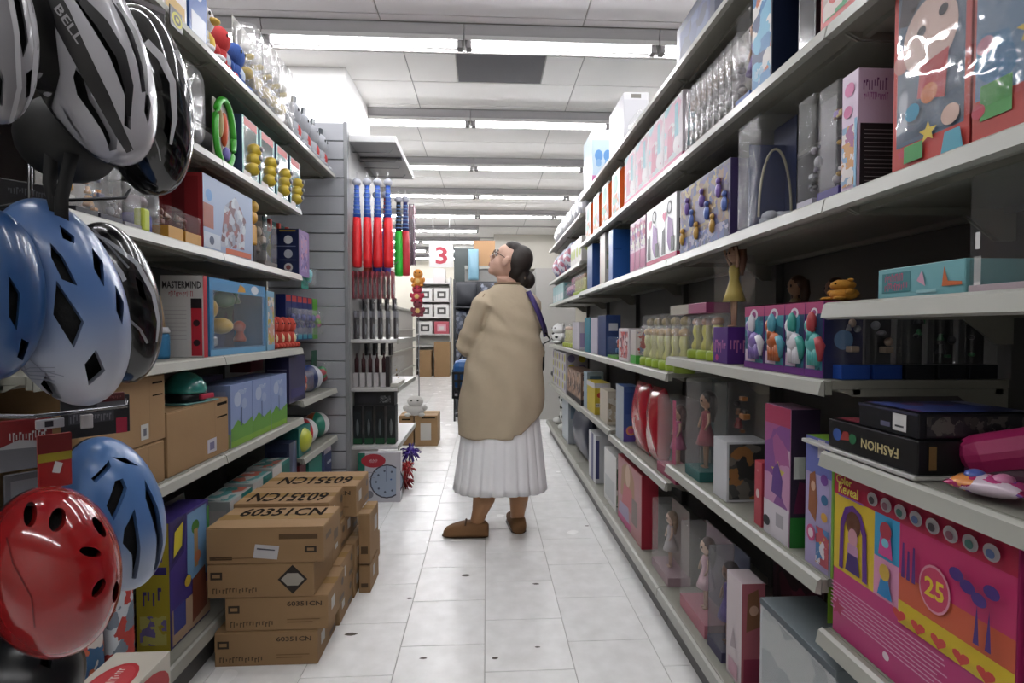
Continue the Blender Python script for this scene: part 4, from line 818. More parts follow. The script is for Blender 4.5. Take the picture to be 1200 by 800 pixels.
# ---- shelf .685
BE = [('F','r',(.78,.1,.785,.95),CBD), ('F','r',(.82,.86,.96,.89),INK), ('F','r',(.82,.68,.96,.70),INK), ('F','r',(.66,.08,.76,.30),'#d9d8d4'), ('F','r',(.69,.13,.73,.24),'#6a6a78')]
t = put('L', 'carton', 'carton', 'large brown carton behind the helmets, on top of another carton', 92, 194, 440, .815, b_carton, d=.30, h=.20, els=BE)
t = put('L', 'carton', 'carton', 'brown carton under the large one behind the helmets', 92, 193, 520, .686, b_carton, d=.30, h=.127, els=[('F','r',(.78,.1,.785,.95),CBD)])
t = put('L', 'carton', 'carton', 'brown carton carrying a small toy helmet, next to the blue boxes', 196, 268, 466, .686, b_carton, d=.28, h=.205, els=[('F','r',(.74,.05,.745,.97),CBD), ('F','r',(.78,.88,.97,.93),INK), ('F','r',(.78,.66,.97,.69),INK), ('F','r',(.60,.1,.76,.34),'#dad6e2'), ('F','r',(.64,.15,.72,.28),'#7a74a0')])
y0 = yl(200, -1.0, .9)
t = thing('toy_helmet', 'small teal and black toy helmet on a card, on top of the brown carton', 'toy', (-1.06, yl(216, -1.06, .92), .893), math.radians(80))
MB().rbox(-.08, -.07, 0, .08, .06, .004, .001).obj('backing_card', '#7fb9b4', t)
b = MB(); rg = []
for j in range(9):
    a = math.pi/2*j/8; rg.append([(.062*math.cos(a)*math.cos(q), .075*math.cos(a)*math.sin(q), .035+.075*math.sin(a)) for q in [2*math.pi*i/20 for i in range(20)]])
b.loft(rg); b.obj('shell', mat('#2fa39a', .15, coat=.6), t)
MB().lathe([(.063, .004), (.066, .018), (.064, .036)], 20).obj('lower_shell', mat('#15161a', .3), t)
MB().rbox(-.012, -.076, .012, .05, -.060, .03, .004).obj('visor_band', '#c2274a', t)
BL = [('F','r',(0,0,1,.30),'#8fbf3a'), ('F','p',[(0,.28),(.3,.42),(.6,.30),(1,.40),(1,.1),(0,.1)],'#6fae3e'), ('F','r',(.45,.3,.5,.6),'#5a6f9a'), ('F','c',(.3,.75,.16),'#c7d3ee'), ('F','c',(.6,.66,.12),'#b4c3e8'), ('F','w',(.3,.82,.7,.9),'#dfe6f8'), ('L','r',(0,0,1,.22),'#b9c98a'), ('L','r',(.1,.3,.9,.9),'#a9b9e2')]
row('L', 'toy_box', 'toy box', 'pale blue toy box with a green hill along its foot', 'pale blue boxes with green hills', yl(270, z=.8), yl(336, z=.8), 3, .686, .245, b_box, d=.16, c='#93a9dd', els=BL)
t = put('L', 'toy_box', 'toy box', 'lilac box lying behind the carton with the toy helmet', 222, 262, 440, .686, b_box, d=.06, h=.24, X=-1.30, c='#7f78b4')
t = thing('toy_box', 'dark red rounded box behind the pale blue boxes, close under the shelf', 'toy box', (-1.16, yl(308, -1.1, .99), .934), math.pi/2); b_box(t, .14, .075, .1, c='#8a2a38')
# ---- shelf 1.05
t = put('L', 'game_box', 'board game', 'tall white board game box reading MASTERMIND', 238, 243, 316, 1.051, b_box, d=.142, X=-.985, h=.285, c='#e8e5e2', els=[('L','r',(.72,.02,.98,.70),'#d4263a'), ('L','t',('MASTERMIND',.05,.84,.97,.93),'#3a3236'), ('L','w',(.2,.74,.8,.81),'#c96a70'), ('L','r',(.72,.60,.98,.72),'#2a2226'), ('L','c',(.85,.42,.08),'#3a2024'), ('L','c',(.85,.18,.08),'#3a2024'), ('F','r',(0,0,1,1),'#c92436')]
    + [('L','r',(.1,.62-.05*i,.62,.625-.05*i),'#b9b4b4') for i in range(9)])
t = thing('glue_bottle', 'blue and cream craft bottle leaning beside the tall white board game', 'bottle', (-1.09, yl(187, -1.09, 1.1), 1.051)); 
MB().lathe([(.026, 0), (.028, .01), (.028, .075), (.024, .085)], 14).obj('label_sleeve', '#2f86b8', t); MB().lathe([(.0285, .085), (.029, .092), (.024, .105)], 14).obj('body', '#dfe3e6', t); MB().lathe([(.016, .105), (.010, .16), (.004, .21)], 12).obj('spout', '#cfb288', t)
t = put('L', 'toy_box', 'toy box', 'large blue window box with grey and yellow sea toys', 246, 311, 322, 1.051, b_win, d=.14, h=.285, c='#2c7fb4', back=art(['#1c2c66', '#24408a', '#2f6a5a', '#18204a'], 10, 3), fr=.10, cols=('#9aa2ae', '#e0b52c', '#c9462f', '#3f9a52'), n=10, seed=31, els=[('F','r',(0,.84,1,1),'#4c9fd8'), ('F','p',[(.45,.86),(.5,.97),(.58,.93),(.6,.87)],'#e0a02c'), ('F','c',(.78,.92,.06,2),'#e4ecf4'), ('F','r',(0,0,1,.08),'#6fb1dc')])
t = put('L', 'toy_box', 'toy box', 'slim pale blue box with a magenta dot beside the sea toy box', 313, 322, 338, 1.051, b_box, d=.13, h=.27, c='#7fb6d6', els=[('L','r',(.5,.05,1,.95),'#9cc6e0'), ('L','c',(.5,.3,.16),'#b82a78'), ('F','r',(.1,.1,.9,.9),art(['#e8dcd0','#d6a08a','#8fb4c9','#c9b23a'],40,4))])
row('L', 'toy_figure', 'toy', 'small red and cream toy figure at the end of the shelf', 'red and cream toys at the shelf end', yl(324, z=1.1), yl(352, z=1.1), 4, 1.051, .16, b_plush, d=.10, c='#d2452f', belly='#ecd9a8')
row('L', 'toy_figure', 'toy', 'flat cream figure lying at the front of the shelf end', 'cream figures before the red ones', yl(318, -.982), yl(350, -.982), 4, 1.051, .055, b_plush, d=.05, X=-.982, c='#e3d6a0') if False else None
row('L', 'toy_pack', 'toy pack', 'navy blue pack with a red and green top hung against the slatted panel', 'navy packs hung against the slatted panel', 2.80, 3.22, 5, 1.085, .25, b_blister, d=.05, X=-1.03, card='#1f2d72', cols=('#1d2a6a', '#3a4aa0'), seed=4, els=[('F','r',(.1,.86,.9,.99),'#d23a34'), ('F','r',(.1,.02,.9,.14),'#4aa8c0'), ('L','r',(0,0,1,1),'#28367e')])
t = thing('toy_pack', 'lime green toy pack at the end of the navy packs', 'toy pack', (-1.03, 3.23, 1.085), math.pi/2); b_blister(t, .09, .25, .05, card='#67b83a', cols=('#9ad84a', '#e07aa0'), seed=6)
hk = MB()
# ---- shelf .77 and .465 of the narrow bay
t = put('L', 'toy_box', 'toy box', 'dark purple box at the near end of the narrow shelf', 339, 358, 402, .771, b_box, d=.12, h=.235, X=-.99, c='#33305a', els=[('F','r',(.1,.1,.9,.3),'#4a4880'), ('L','r',(.1,.7,.9,.74),'#8f8fb0'), ('L','r',(.2,.4,.7,.55),'#514f86')])
t = put('L', 'ball_pack', 'ball', 'white, red and orange ball pack next to the dark purple box', 360, 370, 410, .771, b_blister, d=.14, h=.2, X=-.99, card='#cfc6d6', cols=('#e0653a', '#f0f0f0', '#d2353a'), seed=2)
t = put('L', 'ball', 'ball', 'navy and white ball on the narrow shelf', 371, 384, 412, .771, b_ball, d=.16, h=.16, X=-.99, c='#26386e', c2='#d8dce6', c3='#31508f')
t = put('L', 'toy_pack', 'toy pack', 'dark green and red pack leaning by the slatted panel', 385, 393, 395, .771, b_blister, d=.12, h=.24, X=-.99, card='#1f5a40', cols=('#c2303a', '#3a9a5a'), seed=9)
t = put('L', 'ball', 'ball', 'lime yellow ball in a teal box on the lower narrow shelf', 350, 364, 480, .466, b_box, d=.15, h=.155, X=-.99, c='#2b8a86'); 
MB().ell((.08, .02, .08), (.07, .06, .07), 18, 12).obj('ball', mat('#cfd83a', .35), t)
t = put('L', 'ball', 'ball', 'white and red ball on the lower narrow shelf', 366, 378, 470, .466, b_ball, d=.16, h=.16, X=-.99, c='#d2303a', c2='#eeeeee', c3='#eeeeee')
t = put('L', 'ball', 'ball', 'teal, white and orange ball on the lower narrow shelf', 379, 392, 470, .466, b_ball, d=.16, h=.16, X=-.99, c='#2a9a80', c2='#eeeeee', c3='#e0703a')
# ---- base
t = put('L', 'toy_box', 'toy box', 'big purple and yellow toy box with a green cactus shape, beside the blue helmet', 200, 246, 580, .151, b_box, d=.10, h=.40, X=-.98, c='#4a3a8f', els=[
    ('F','p',[(0,.62),(0,1),(.4,1),(.34,.7)],'#3d3476'), ('F','p',[(.05,.66),(.10,.94),(.34,.99),(.30,.72)],'#2f2a5e'), ('F','p',[(.08,.70),(.12,.90),(.32,.95),(.28,.76)],'#e0cf2c'), ('F','p',[(.4,.5),(.42,.98),(.92,.98),(.95,.4),(.7,.3)],'#7fb0dc'), ('F','c',(.62,.84,.10),'#4f8a3a'), ('F','p',[(.58,.5),(.58,.82),(.68,.82),(.68,.5)],'#c9a06a'), ('F','c',(.66,.58,.09),'#e08a5a'), ('F','r',(.02,.02,.98,.30),'#c9a98a'), ('F','r',(.05,.10,.34,.30),'#4a52a0'), ('F','p',[(.5,.06),(.52,.42),(.85,.46),(.9,.1)],'#8a4a34'), ('F','c',(.40,.44,.08),'#e6c22c'), ('F','r',(.92,.3,.99,.95),'#58a05a'),
    ('L','r',(0,0,1,1),'#c9b52a'), ('L','r',(.08,.60,.92,.66),'#4a3a8f'), ('L','r',(.2,.7,.8,.95),'#5a4aa0'), ('L','w',(.2,.36,.8,.5),'#5a4aa0'), ('L','r',(.1,.05,.9,.28),art(['#c9b52a','#8a7ac0','#d9ce6a'],40,3))])
row('L', 'flat_box', 'toy box', 'dark flat toy box in the pile lying behind the purple box', 'dark flat boxes piled behind the purple box', 1.20, 1.225, 1, .151, .02, lambda t, w, h, d, **k: None) if False else None
for i in range(5):
    t = thing('flat_box', ['dark flat box at the bottom of the pile behind the purple toy box', 'dark flat box second from the bottom of the pile behind the purple toy box', 'dark flat box in the middle of the pile behind the purple toy box', 'dark flat box second from the top of the pile behind the purple toy box', 'dark flat box topmost of the pile behind the purple toy box'][i], 'toy box', (-1.10+.006*(i % 3), 1.50+.01*i, .152+.0815*i), math.pi/2)
    b_box(t, .36, .08, .22, c=['#3b3540', '#4a4450', '#2f2f3a', '#5a4a50', '#3a3a40'][i], els=[('F','r',(.05,.2,.6,.8),art(['#6a6a78','#3a3a48','#8f7f6a','#b0a8a8'],40,i)), ('T','r',(.05,.05,.95,.95),art(['#4a4a5a','#6f6f7a','#3a3440','#8a7a6a'],30,i)), ('L','r',(.05,.2,.9,.8),'#5f5866')])
for i, (a, b_, hh) in enumerate([(2.00, 2.19, .335), (2.195, 2.39, .345), (2.395, 2.60, .355)]):
    t = thing('toy_box', ['teal and white box with a red round print, nearest behind the stacked cartons', 'teal and white box with a red round print, middle of three behind the stacked cartons', 'teal and white box with a red round print, beside the navy box'][i], 'toy box', (-.985, a, .151), math.pi/2)
    b_box(t, b_-a-.003, hh, .12, c='#c9d0cc', els=[('F','r',(.5,.0,1,1),'#1f8a82'), ('F','r',(.0,.35,.5,1),'#e4dfd8'), ('F','c',(.25,.76,.2),'#d2453a'), ('F','r',(.55,.5,.95,.95),'#17766a'), ('F','r',(.0,.12,1,.3),'#58c0c8'), ('F','p',[(.1,.4),(.2,.62),(.4,.6),(.45,.38)],'#c9885a'), ('F','c',(.75,.2,.1),'#e06a3a'), ('L','r',(.1,.1,.9,.9),'#e4dfd8'), ('T','r',(.05,.1,.95,.9),art(['#58b0b0','#d9dcd8','#2f8a84','#d2654a'],26,i))])
t = thing('toy_box', 'tall navy box leaning behind the stacked cartons', 'toy box', (-.99, 2.61, .151), math.pi/2); b_box(t, .10, .42, .12, c='#3a4468', els=[('F','p',[(.2,.0),(.3,.6),(.6,1),(.8,1),(.6,.5),(.5,0)],'#6f7ca0'), ('L','r',(.1,.1,.9,.9),'#2c3454')])
t = thing('toy_box', 'white and navy box on the base of the narrow bay with round corners', 'toy box', (-.98, 3.10, .151), math.pi/2); b_box(t, .2, .272, .12, c='#26386e', r=.03, els=[('F','r',(.12,.86,.8,.97),'#d8d0dc'), ('F','r',(.4,.6,.8,.66),'#dfe4f0')] + [('F','r',(.3+.1*i,.14,.36+.1*i,.4),'#c9d0e0') for i in range(4)])
t = thing('toy_box', 'teal box with a white and red ball print on the base of the narrow bay', 'toy box', (-.98, 2.86, .151), math.pi/2); b_box(t, .22, .26, .12, c='#1f9080', els=[('F','c',(.5,.36,.3,.9),'#e8e8e8'), ('F','p',[(.45,.2),(.5,.6),(.75,.5),(.7,.2)],'#d2303a')])
t = thing('toy_box', 'dark red box behind the teal one on the base of the narrow bay', 'toy box', (-.99, 2.745, .151), math.pi/2); b_box(t, .10, .27, .12, c='#7a2030', els=[('F','r',(.1,.1,.9,.5),'#d9d4d0')])
# ---- front of the base, below the helmets
t = thing('toy_box', 'cream box with red oval marks standing on the floor below the red helmet', 'toy box', (-.80, 1.06, 0), math.pi/2)
b_box(t, .255, .338, .132, c='#d9d2c2', els=[('T','c',(.55,.5,.36,1.5),'#c92f38'), ('T','c',(.55,.5,.31,1.5),'#d8454a'), ('T','w',(.35,.42,.75,.58),'#f0e6dc'), ('F','c',(.62,.8,.22,1.6),'#c92f38'), ('F','w',(.45,.76,.8,.84),'#f0e6dc')])
for i, (x, y, hh_, w_, c, l) in enumerate([(-.985, 1.19, .40, .15, art(['#1f3f7a', '#2f5aa0', '#c9d3e4', '#16284f'], 22, 1), 'blue and silver toy packet standing on the base beside the purple box'), (-.955, 1.20, .33, .12, art(['#c92f28', '#e8e4dc', '#d86a3a', '#2f6a9a'], 30, 4), 'red and white toy packet standing over the cream box'), (-.965, 1.345, .34, .10, art(['#d2dbe2', '#2f58a0', '#c93a30', '#7a8a9a'], 26, 7), 'white and blue toy packet next to the purple and yellow box')]):
    t = thing('toy_packet', l, 'toy packet', (x, y, .152), math.pi/2); b_bag(t, w_, hh_, .026, c=c, seed=i)
# ---- shelf 1.43
t = put('L', 'toy_box', 'toy box', 'red-sided window box with a robot picture in blue and white', 238, 296, 206, 1.431, b_box, d=.15, h=.265, c='#a8262c', els=[('F','r',(0,0,1,1),'#9fb3d4'), ('F','p',[(.3,.1),(.4,.7),(.62,.9),(.85,.6),(.8,.15)],art(['#8f97a8','#c9d0dc','#6a3a44','#b0b6c6','#8f3a3e'],34,3)), ('F','r',(0,.3,.18,.62),'#a0431e'), ('F','c',(.1,.74,.08),'#4a8fd0'), ('F','r',(.0,.04,.3,.24),'#cfd8e6'), ('F','c',(.14,.14,.06),'#3a4a6a'), ('F','p',[(.4,.02),(.4,.10),(.95,.12),(.95,.04)],'#d6622f'), ('L','r',(.1,.05,.9,.95),'#8f1d24'), ('L','r',(.3,.1,.6,.9),'#6a151c')])
t = put('L', 'toy_robot', 'toy', 'yellow robot toy standing beside the robot picture box', 298, 308, 236, 1.431, lambda t, w, h, d, **k: (MB().rbox(.0, .02, h*.30, w, .08, h*.62, .01).ell((w/2, .04, h*.72), (w*.5, .035, h*.12)).obj('body', '#d9a020', t), MB().rbox(0, .025, 0, w*.4, .085, h*.3, .006).rbox(w*.6, .025, 0, w, .085, h*.3, .006).obj('leg', '#26262a', t), MB().ell((w/2, .03, h*.88), (w*.45, .03, h*.10)).obj('head', '#e0b23a', t)), d=.1)
t = put('L', 'toy_pack', 'toy pack', 'grey clear pack with a small machine beside the yellow robot', 310, 325, 242, 1.431, b_clear, d=.12, h=.2, base='#6a6460', back='#7f7a76', toy='x', cols=('#8f8478', '#5a5450', '#b0a490'), seed=2, cl=CLH)
t = put('L', 'toy_box', 'toy box', 'navy box with three white round pictures and a lilac front', 350, 362, 258, 1.431, b_box, d=.14, h=.245, c='#1d2a58', els=[('L','c',(.62,.76,.16),'#dfe0e6'), ('L','c',(.62,.46,.16),'#c9ccd8'), ('L','c',(.62,.17,.16),'#d8d4d4'), ('L','c',(.62,.17,.09),'#a05a5a'), ('L','r',(.3,.94,.9,.97),'#c9a93a'), ('L','r',(.2,.61,.9,.63),'#8a92b0'), ('L','r',(.3,.32,.9,.335),'#8a92b0'), ('L','r',(0,.66,.24,.86),'#4f5a84'), ('L','r',(0,.36,.24,.56),'#4f5a84'), ('F','r',(0,0,1,1),'#8f78ae'), ('F','r',(.2,.1,.8,.9),art(['#a58fc0','#6a5a9a','#c98fa8'],40,2))])
t = put('L', 'toy_pack', 'toy pack', 'small clear pack with brown and yellow trucks, near the robot picture box', 217, 236, 243, 1.431, b_clear, d=.08, X=-.984, h=.10, base='#d0962a', toy='x', cols=('#8a4a30', '#6a4030'), hb=.4, seed=4)
t = put('L', 'toy_pack', 'toy pack', 'small clear pack with brown and yellow trucks, near the clear drum', 197, 215, 239, 1.431, b_clear, d=.08, X=-.984, h=.105, base='#d0962a', toy='x', cols=('#8a5a40', '#7a4030'), hb=.4, seed=5)
t = put('L', 'toy_drum', 'toy', 'clear plastic drum with blue and lime toys', 168, 192, 214, 1.431, lambda t, w, h, d, **k: (MB().lathe([(.058, 0), (.06, .01), (.06, .11), (.05, .14), (.02, .155)], 20, (.06, .06, 0)).obj('clear_cover', CLH, t), MB().rbox(.03, .03, .005, .09, .09, .065, .008).obj('toy_piece', '#3a3fa8', t), MB().rbox(.0, .0, .004, .03, .03, .07, .006).obj('toy_piece', '#c9d83a', t), MB().ell((.06, .06, .1), (.03, .03, .02)).obj('toy_piece', '#8f7f88', t)), d=.12, h=.15)
t = put('L', 'toy_pack', 'toy pack', 'clear pack with grey pieces beside the clear drum', 146, 166, 226, 1.431, b_clear, d=.10, h=.125, base='#8f8c94', toy='x', cols=('#7a7a84', '#b4b0b8', '#5a4a50'), seed=8, cl=CLH)
t = put('L', 'toy_pack', 'toy pack', 'clear pack with an orange and yellow digger, beside the grey pieces', 117, 144, 200, 1.431, b_clear, d=.10, h=.15, base='#2a2a3a', back='#c9c6c0', toy='x', cols=('#e09a1c', '#d9861a', '#3a3f6a'), seed=3, cl=CLH)
t = put('L', 'toy_pack', 'toy pack', 'clear pack with an orange and yellow digger, half behind the black helmet', 88, 115, 196, 1.431, b_clear, d=.10, h=.15, base='#2a2a30', back='#c9c6c0', toy='x', cols=('#e8a820', '#dfdcd6', '#e08a1a'), seed=6, cl=CLH)
# ---- shelf 1.77
t = put('L', 'hoop_toy', 'toy', 'green hoop-framed toy pack on the upper shelf', 258, 281, 126, 1.771, lambda t, w, h, d, **k: (MB().tube([(w/2+w*.46*math.cos(q), .02, h/2+h*.47*math.sin(q)) for q in [2*math.pi*i/32 for i in range(33)]], .012, 8).obj('hoop', mat('#3fbf2a', .3), t), MB().box(.01, .03, .01, w-.01, .034, h-.02).obj('backing_card', '#d9d2c8', t), MB().ell((w*.5, .022, h*.55), (w*.10, .014, h*.25)).obj('toy_piece', '#d9541c', t), MB().ell((w*.32, .022, h*.6), (w*.06, .012, h*.2)).obj('toy_piece', '#c9b07a', t), MB().ell((w*.6, .022, h*.22), (w*.12, .014, h*.10)).obj('toy_piece', '#7a6fc0', t)), d=.05)
BD = ['teal-framed navy box with yellow ball toys, nearest the green hoop', 'teal-framed navy box with yellow ball toys, second from the green hoop', 'teal-framed navy box with yellow ball toys, third from the green hoop', 'teal-framed navy box with yellow ball toys, at the end of the upper shelf']
for i, (a, b_) in enumerate([(284, 303), (305, 322), (324, 338), (340, 352)]):
    t = put('L', 'toy_box', 'toy box', BD[i], a, b_, 150, 1.771, b_win, d=.11, h=.25, c='#3f9f96', back='#3a4a72', fr=.12, cols=(), els=[('L','r',(0,0,1,1),'#3b4a6e'), ('L','r',(0,0,.3,.3),'#dfe3e8'), ('F','r',(.1,.86,.9,.99),'#c94a4a'), ('F','r',(.05,.02,.5,.12),'#e6e0d8')])
    w_ = yl(b_)-yl(a); q = MB()
    for s in range(3): q.ell((w_*(.62+.06*s), .0, .055+.042*s), (.028, .03, .028), 14, 9)
    q.obj('ball_toy', mat('#e2c41c', .35), t)
    q = MB()
    for s in range(3): q.lathe([(.011, 0), (.011, .008)], 10, (0, 0, 0), Matrix.Translation((w_*(.62+.06*s), -.026, .06+.042*s)) @ Matrix.Rotation(math.pi/2, 4, 'X'))
    q.obj('eye', '#8a8a90', t); MB().ell((w_*.35, .05, .10), (.02, .02, .06)).obj('toy_piece', '#e8e6e0', t)
t = put('L', 'toy_pack', 'toy pack', 'big clear blister with silver wheel shapes above the helmets', 216, 244, 48, 1.771, b_blister, d=.10, h=.30, card='#c9c4c8', cols=('#a9a7b0', '#d8d6dc'), seed=11, cl=clear(haze=.08, gloss=.3, crinkle=.5), bub=(.03, .03, .97, .97))
t = put('L', 'toy_pack', 'toy pack', 'clear blister on black card in front of the silver wheels', 194, 212, 60, 1.771, b_blister, d=.08, h=.27, card='#2f2a32', cols=('#6a4a50', '#8f8a94'), seed=12)
t = put('L', 'shelf_card', 'sign', 'small black card with a yellow emblem on the shelf edge', 199, 214, 20, 2.065, b_box, d=.004, h=.06, X=-.945, c='#17161a', els=[('F','c',(.55,.5,.36,1.2),'#d9cf1f'), ('F','c',(.55,.5,.24,1.2),'#17161a'), ('F','r',(.42,.40,.68,.60),'#d9cf1f')])
row('L', 'hanging_toy', 'toy', 'yellow-balled toy with teal legs hung on the slatted panel', 'yellow-balled toys hung on the slatted panel', 2.80, 3.28, 4, 1.45, .30, lambda t, w, h, d, **k: (MB().ell((w/2, .04, h*.42), (.055, .05, .055)).ell((w/2, .04, h*.62), (.04, .04, .04)).obj('ball', mat('#cfd62a', .4), t), MB().tube([(w*.3, .04, h*.3), (w*.25, .04, 0)], .02, 8).obj('leg', '#3aa8b0', t), MB().tube([(w*.7, .04, h*.3), (w*.75, .04, .01)], .02, 8).obj('leg', '#3aa8b0', t), MB().rbox(.01, .09, .12, w-.01, .095, h, .002).obj('backing_card', '#1f5f5a', t), MB().rbox(w*.3, .06, h*.75, w*.5, .08, h*.98, .004).obj('toy_piece', '#d2453a', t)), d=.1, X=-1.10)
t = put('L', 'toy_pack', 'toy pack', 'small teal pack hung low by the navy box with white circles', 364, 372, 288, 1.38, b_blister, d=.06, h=.17, X=-1.0, card='#3fb0a0', cols=('#58c8a8', '#7ad0e0'), seed=4)
# ---- shelf 2.13
t = put('L', 'plush_toy', 'soft toy', 'white duck soft toy with a yellow beak on the top shelf', 244, 266, 40, 2.131, b_plush, d=.15, h=.20, X=-.975, c='#eceaea', beak='#e8b83a', belly='#f0c64a')
t = put('L', 'plush_toy', 'soft toy', 'red soft toy beside the white duck', 266, 280, 40, 2.131, b_plush, d=.12, h=.2, c='#cf2a2a', belly='#b4bfd0')
t = put('L', 'plush_toy', 'soft toy', 'blue and pale soft toy past the red one on the top shelf', 282, 297, 55, 2.131, b_plush, d=.12, h=.2, c='#2c58a8', belly='#c2d0e4')
row('L', 'toy_pack', 'toy pack', 'tall clear pack with a yellow toy on the top shelf', 'tall clear packs with yellow toys on the top shelf', yl(299, z=2.2), yl(346, z=2.2), 5, 2.131, .36, b_blister, d=.11, card='#8a8478', cols=('#d9b82a', '#cfcdc8'), seed=14, bub=(.03, .03, .97, .97), cl=clear(haze=.08, gloss=.3, crinkle=.5))
t = put('L', 'toy_box', 'toy box', 'blue and white box over the helmets on the top shelf', 222, 243, 0, 2.131, b_box, d=.12, h=.24, c='#2a5ca8', els=[('F','r',(.1,.1,.9,.4),'#e2e6ee'), ('F','c',(.5,.7,.2),'#d9dfe8')])
t = put('L', 'toy_box', 'toy box', 'white and red box on the top shelf nearest the helmets', 190, 219, -30, 2.131, b_box, d=.12, h=.22, c='#dcd5d8', els=[('F','c',(.5,.5,.25),'#c94a55'), ('F','r',(.1,.1,.9,.3),'#c9a03a')])
row('L', 'plush_toy', 'soft toy', 'grey and red soft toy with dark fins on the top shelf', 'grey and red finned soft toys on the top shelf', yl(347, z=2.2), yl(388, z=2.2), 4, 2.131, .23, lambda t, w, h, d, **k: (b_plush(t, w, h, d, c='#b9bcc2', belly='#d23a3a'), MB().prism([(w*.5, h*.9), (w*.62, h*1.18), (w*.95, h*1.22), (w*.75, h*.9)], d*.45, d*.55).obj('fin', '#3a444a', t)), d=.12, X=-.98)
# ================================================================ end unit goods, floor cartons, far end of the shop
def bat_proto(body, grip, name_label, group):
    t = thing('toy_bat', name_label, 'toy bat', (0,0,0), 0, group)
    MB().lathe([(.020, -.60), (.031, -.595), (.033, -.55), (.031, -.36), (.026, -.26)], 16).obj('barrel', mat(body, .4), t)
    MB().lathe([(.026, -.26), (.021, -.20), (.018, -.12), (.016, -.04)], 14).obj('grip', mat(grip, .5), t)
    g = MB()
    for k in range(7):
        z = -.24+k*.028; r = .0255-.0014*k; g.lathe([(r, z), (r+.002, z+.004), (r, z+.008)], 14)
    g.obj('grip_ring', mat('#6f9ad8', .5), t)
    MB().ell((0,0,-.02), (.030,.030,.028), 14, 9).obj('knob', mat('#d5d8e4', .4), t)
    MB().box(-.006, -.001, 0, .006, .001, .05).obj('hang_tab', CLH, t); return t
zt = atY(417, 210, 3.57).z
b0 = bat_proto('!#d01c24', '!#2a57b4', 'red toy bat with a blue grip, outermost on the near hook', None)
BTL = ['red toy bat with a blue grip, first from the slatted panel', 'red toy bat with a blue grip, second from the slatted panel', 'red toy bat with a blue grip, third from the slatted panel', 'red toy bat with a blue grip, fourth from the slatted panel']
for i in range(4):
    o = b0 if i == 0 else copy_tree(b0); o['label'] = BTL[i]
    p = atY(418+12.2*i, 214, 3.57); o.location = (p.x, 3.57, zt)
b1 = bat_proto('!#2fb83a', '#1d1d22', 'green toy bat with a black grip behind the red bats', None); p = atY(467, 240, 3.95); b1.location = (p.x, 3.95, p.z+.06)
b2 = bat_proto('!#c02a38', '#26307a', 'red toy bat with a navy grip next to the green one', None); p = atY(475, 240, 3.97); b2.location = (p.x, 3.97, p.z+.06)
for i, (px, c, l) in enumerate([(441, '#3a4fc0', 'blue toy bat half hidden between the red bats'), (430, '#d0503a', 'orange toy bat half hidden between the red bats'), (452, '#5a4fb0', 'violet toy bat half hidden between the red bats')]):
    o = bat_proto(c, '#d0502a' if i != 1 else '#3a4fc0', l, None); p = atY(px, 225, 3.75); o.location = (p.x, 3.76, p.z)
def hang_row(name, cat, label, group, px0, px1, n, y, ztop, zbot, fn):
    """things hung in a line along a hook that points into the aisle"""
    a = atY(px0, 300, y).x; b = atY(px1, 300, y).x; st = None
    for i in range(n):
        x = a+(b-a)*(i+.5)/n
        if st is None:
            c = st = thing(name, label, cat, (x, y, zbot), 0, group); fn(st, (b-a)/n*.86, ztop-zbot)
        else:
            c = copy_tree(st); c.location = (x, y, zbot)
        c['label'] = label + ', %s from the slatted panel' % ORD[i]
def zY(py, y): return atY(440, py, y).z
def card_pack(c1, c2, c3):
    def f(t, w, h):
        MB().rbox(-w*.16, -.05, 0, w*.16, .05, h, .001).obj('backing_card', c1, t)
        MB().rbox(-w*.40, -.045, h*.06, w*.4, .045, h*.7, .006).obj('clear_bubble', CLH, t)
        MB().ell((0, 0, h*.35), (w*.30, .035, h*.25)).obj('toy_piece', c2, t); MB().box(-w*.18, -.051, h*.76, w*.18, .051, h*.98).obj('header_print', c3, t)
    return f
hang_row('toy_pack', 'toy pack', 'thin red and clear card pack below the bats', 'red card packs below the bats', 413, 463, 9, 3.60, zY(318, 3.6), zY(350, 3.6), card_pack('#8f2a3a', '#c9bcc0', '#b03a4a'))
hang_row('toy_pack', 'toy pack', 'silvery clear pack on the upper end shelf', 'silvery packs on the end unit', 413, 468, 6, 3.62, zY(364, 3.62), 1.077, card_pack('#3a3438', '#b8bcc4', '#8f8f98'))
hang_row('toy_pack', 'toy pack', 'black and silver pack hung under the red card packs', 'black and silver packs on the end unit', 414, 466, 6, 3.80, zY(349, 3.8), zY(364, 3.8), card_pack('#26242a', '#d0d2d8', '#4a464c'))
hang_row('toy_bottle', 'bottle', 'dark red bottle with a white foot', 'dark red bottles with white feet', 413, 453, 5, 3.60, zY(414, 3.6), .747, lambda t, w, h: (MB().box(-w*.42, -.04, 0, w*.42, .04, h*.42).obj('carton', '#d4d0d0', t), MB().lathe([(w*.36, h*.42), (w*.36, h*.8), (w*.15, h*.9), (w*.15, h)], 12).obj('bottle', '#4a2428', t)))
t = thing('toy_box', 'tall dark box beside the red bottles on the end unit', 'toy box', (-.695, 3.56, .747)); b_box(t, .028, .21, .1, c='#332a2c')
t = thing('toy_pack', 'clear floral pack at the corner of the end unit shelf', 'toy pack', (-.66, 3.55, .747)); b_clear(t, .05, .20, .3, base='#d8d4c8', toy='x', cols=('#c9a23a', '#6a4a30', '#d8d2c8'), seed=3, n=6)
hang_row('toy_pack', 'toy pack', 'black and clear pack hung over the red bottles', 'black packs over the red bottles', 425, 462, 4, 3.75, zY(402, 3.75), zY(416, 3.75), card_pack('#1c1c20', '#8a8a90', '#3a3a40'))
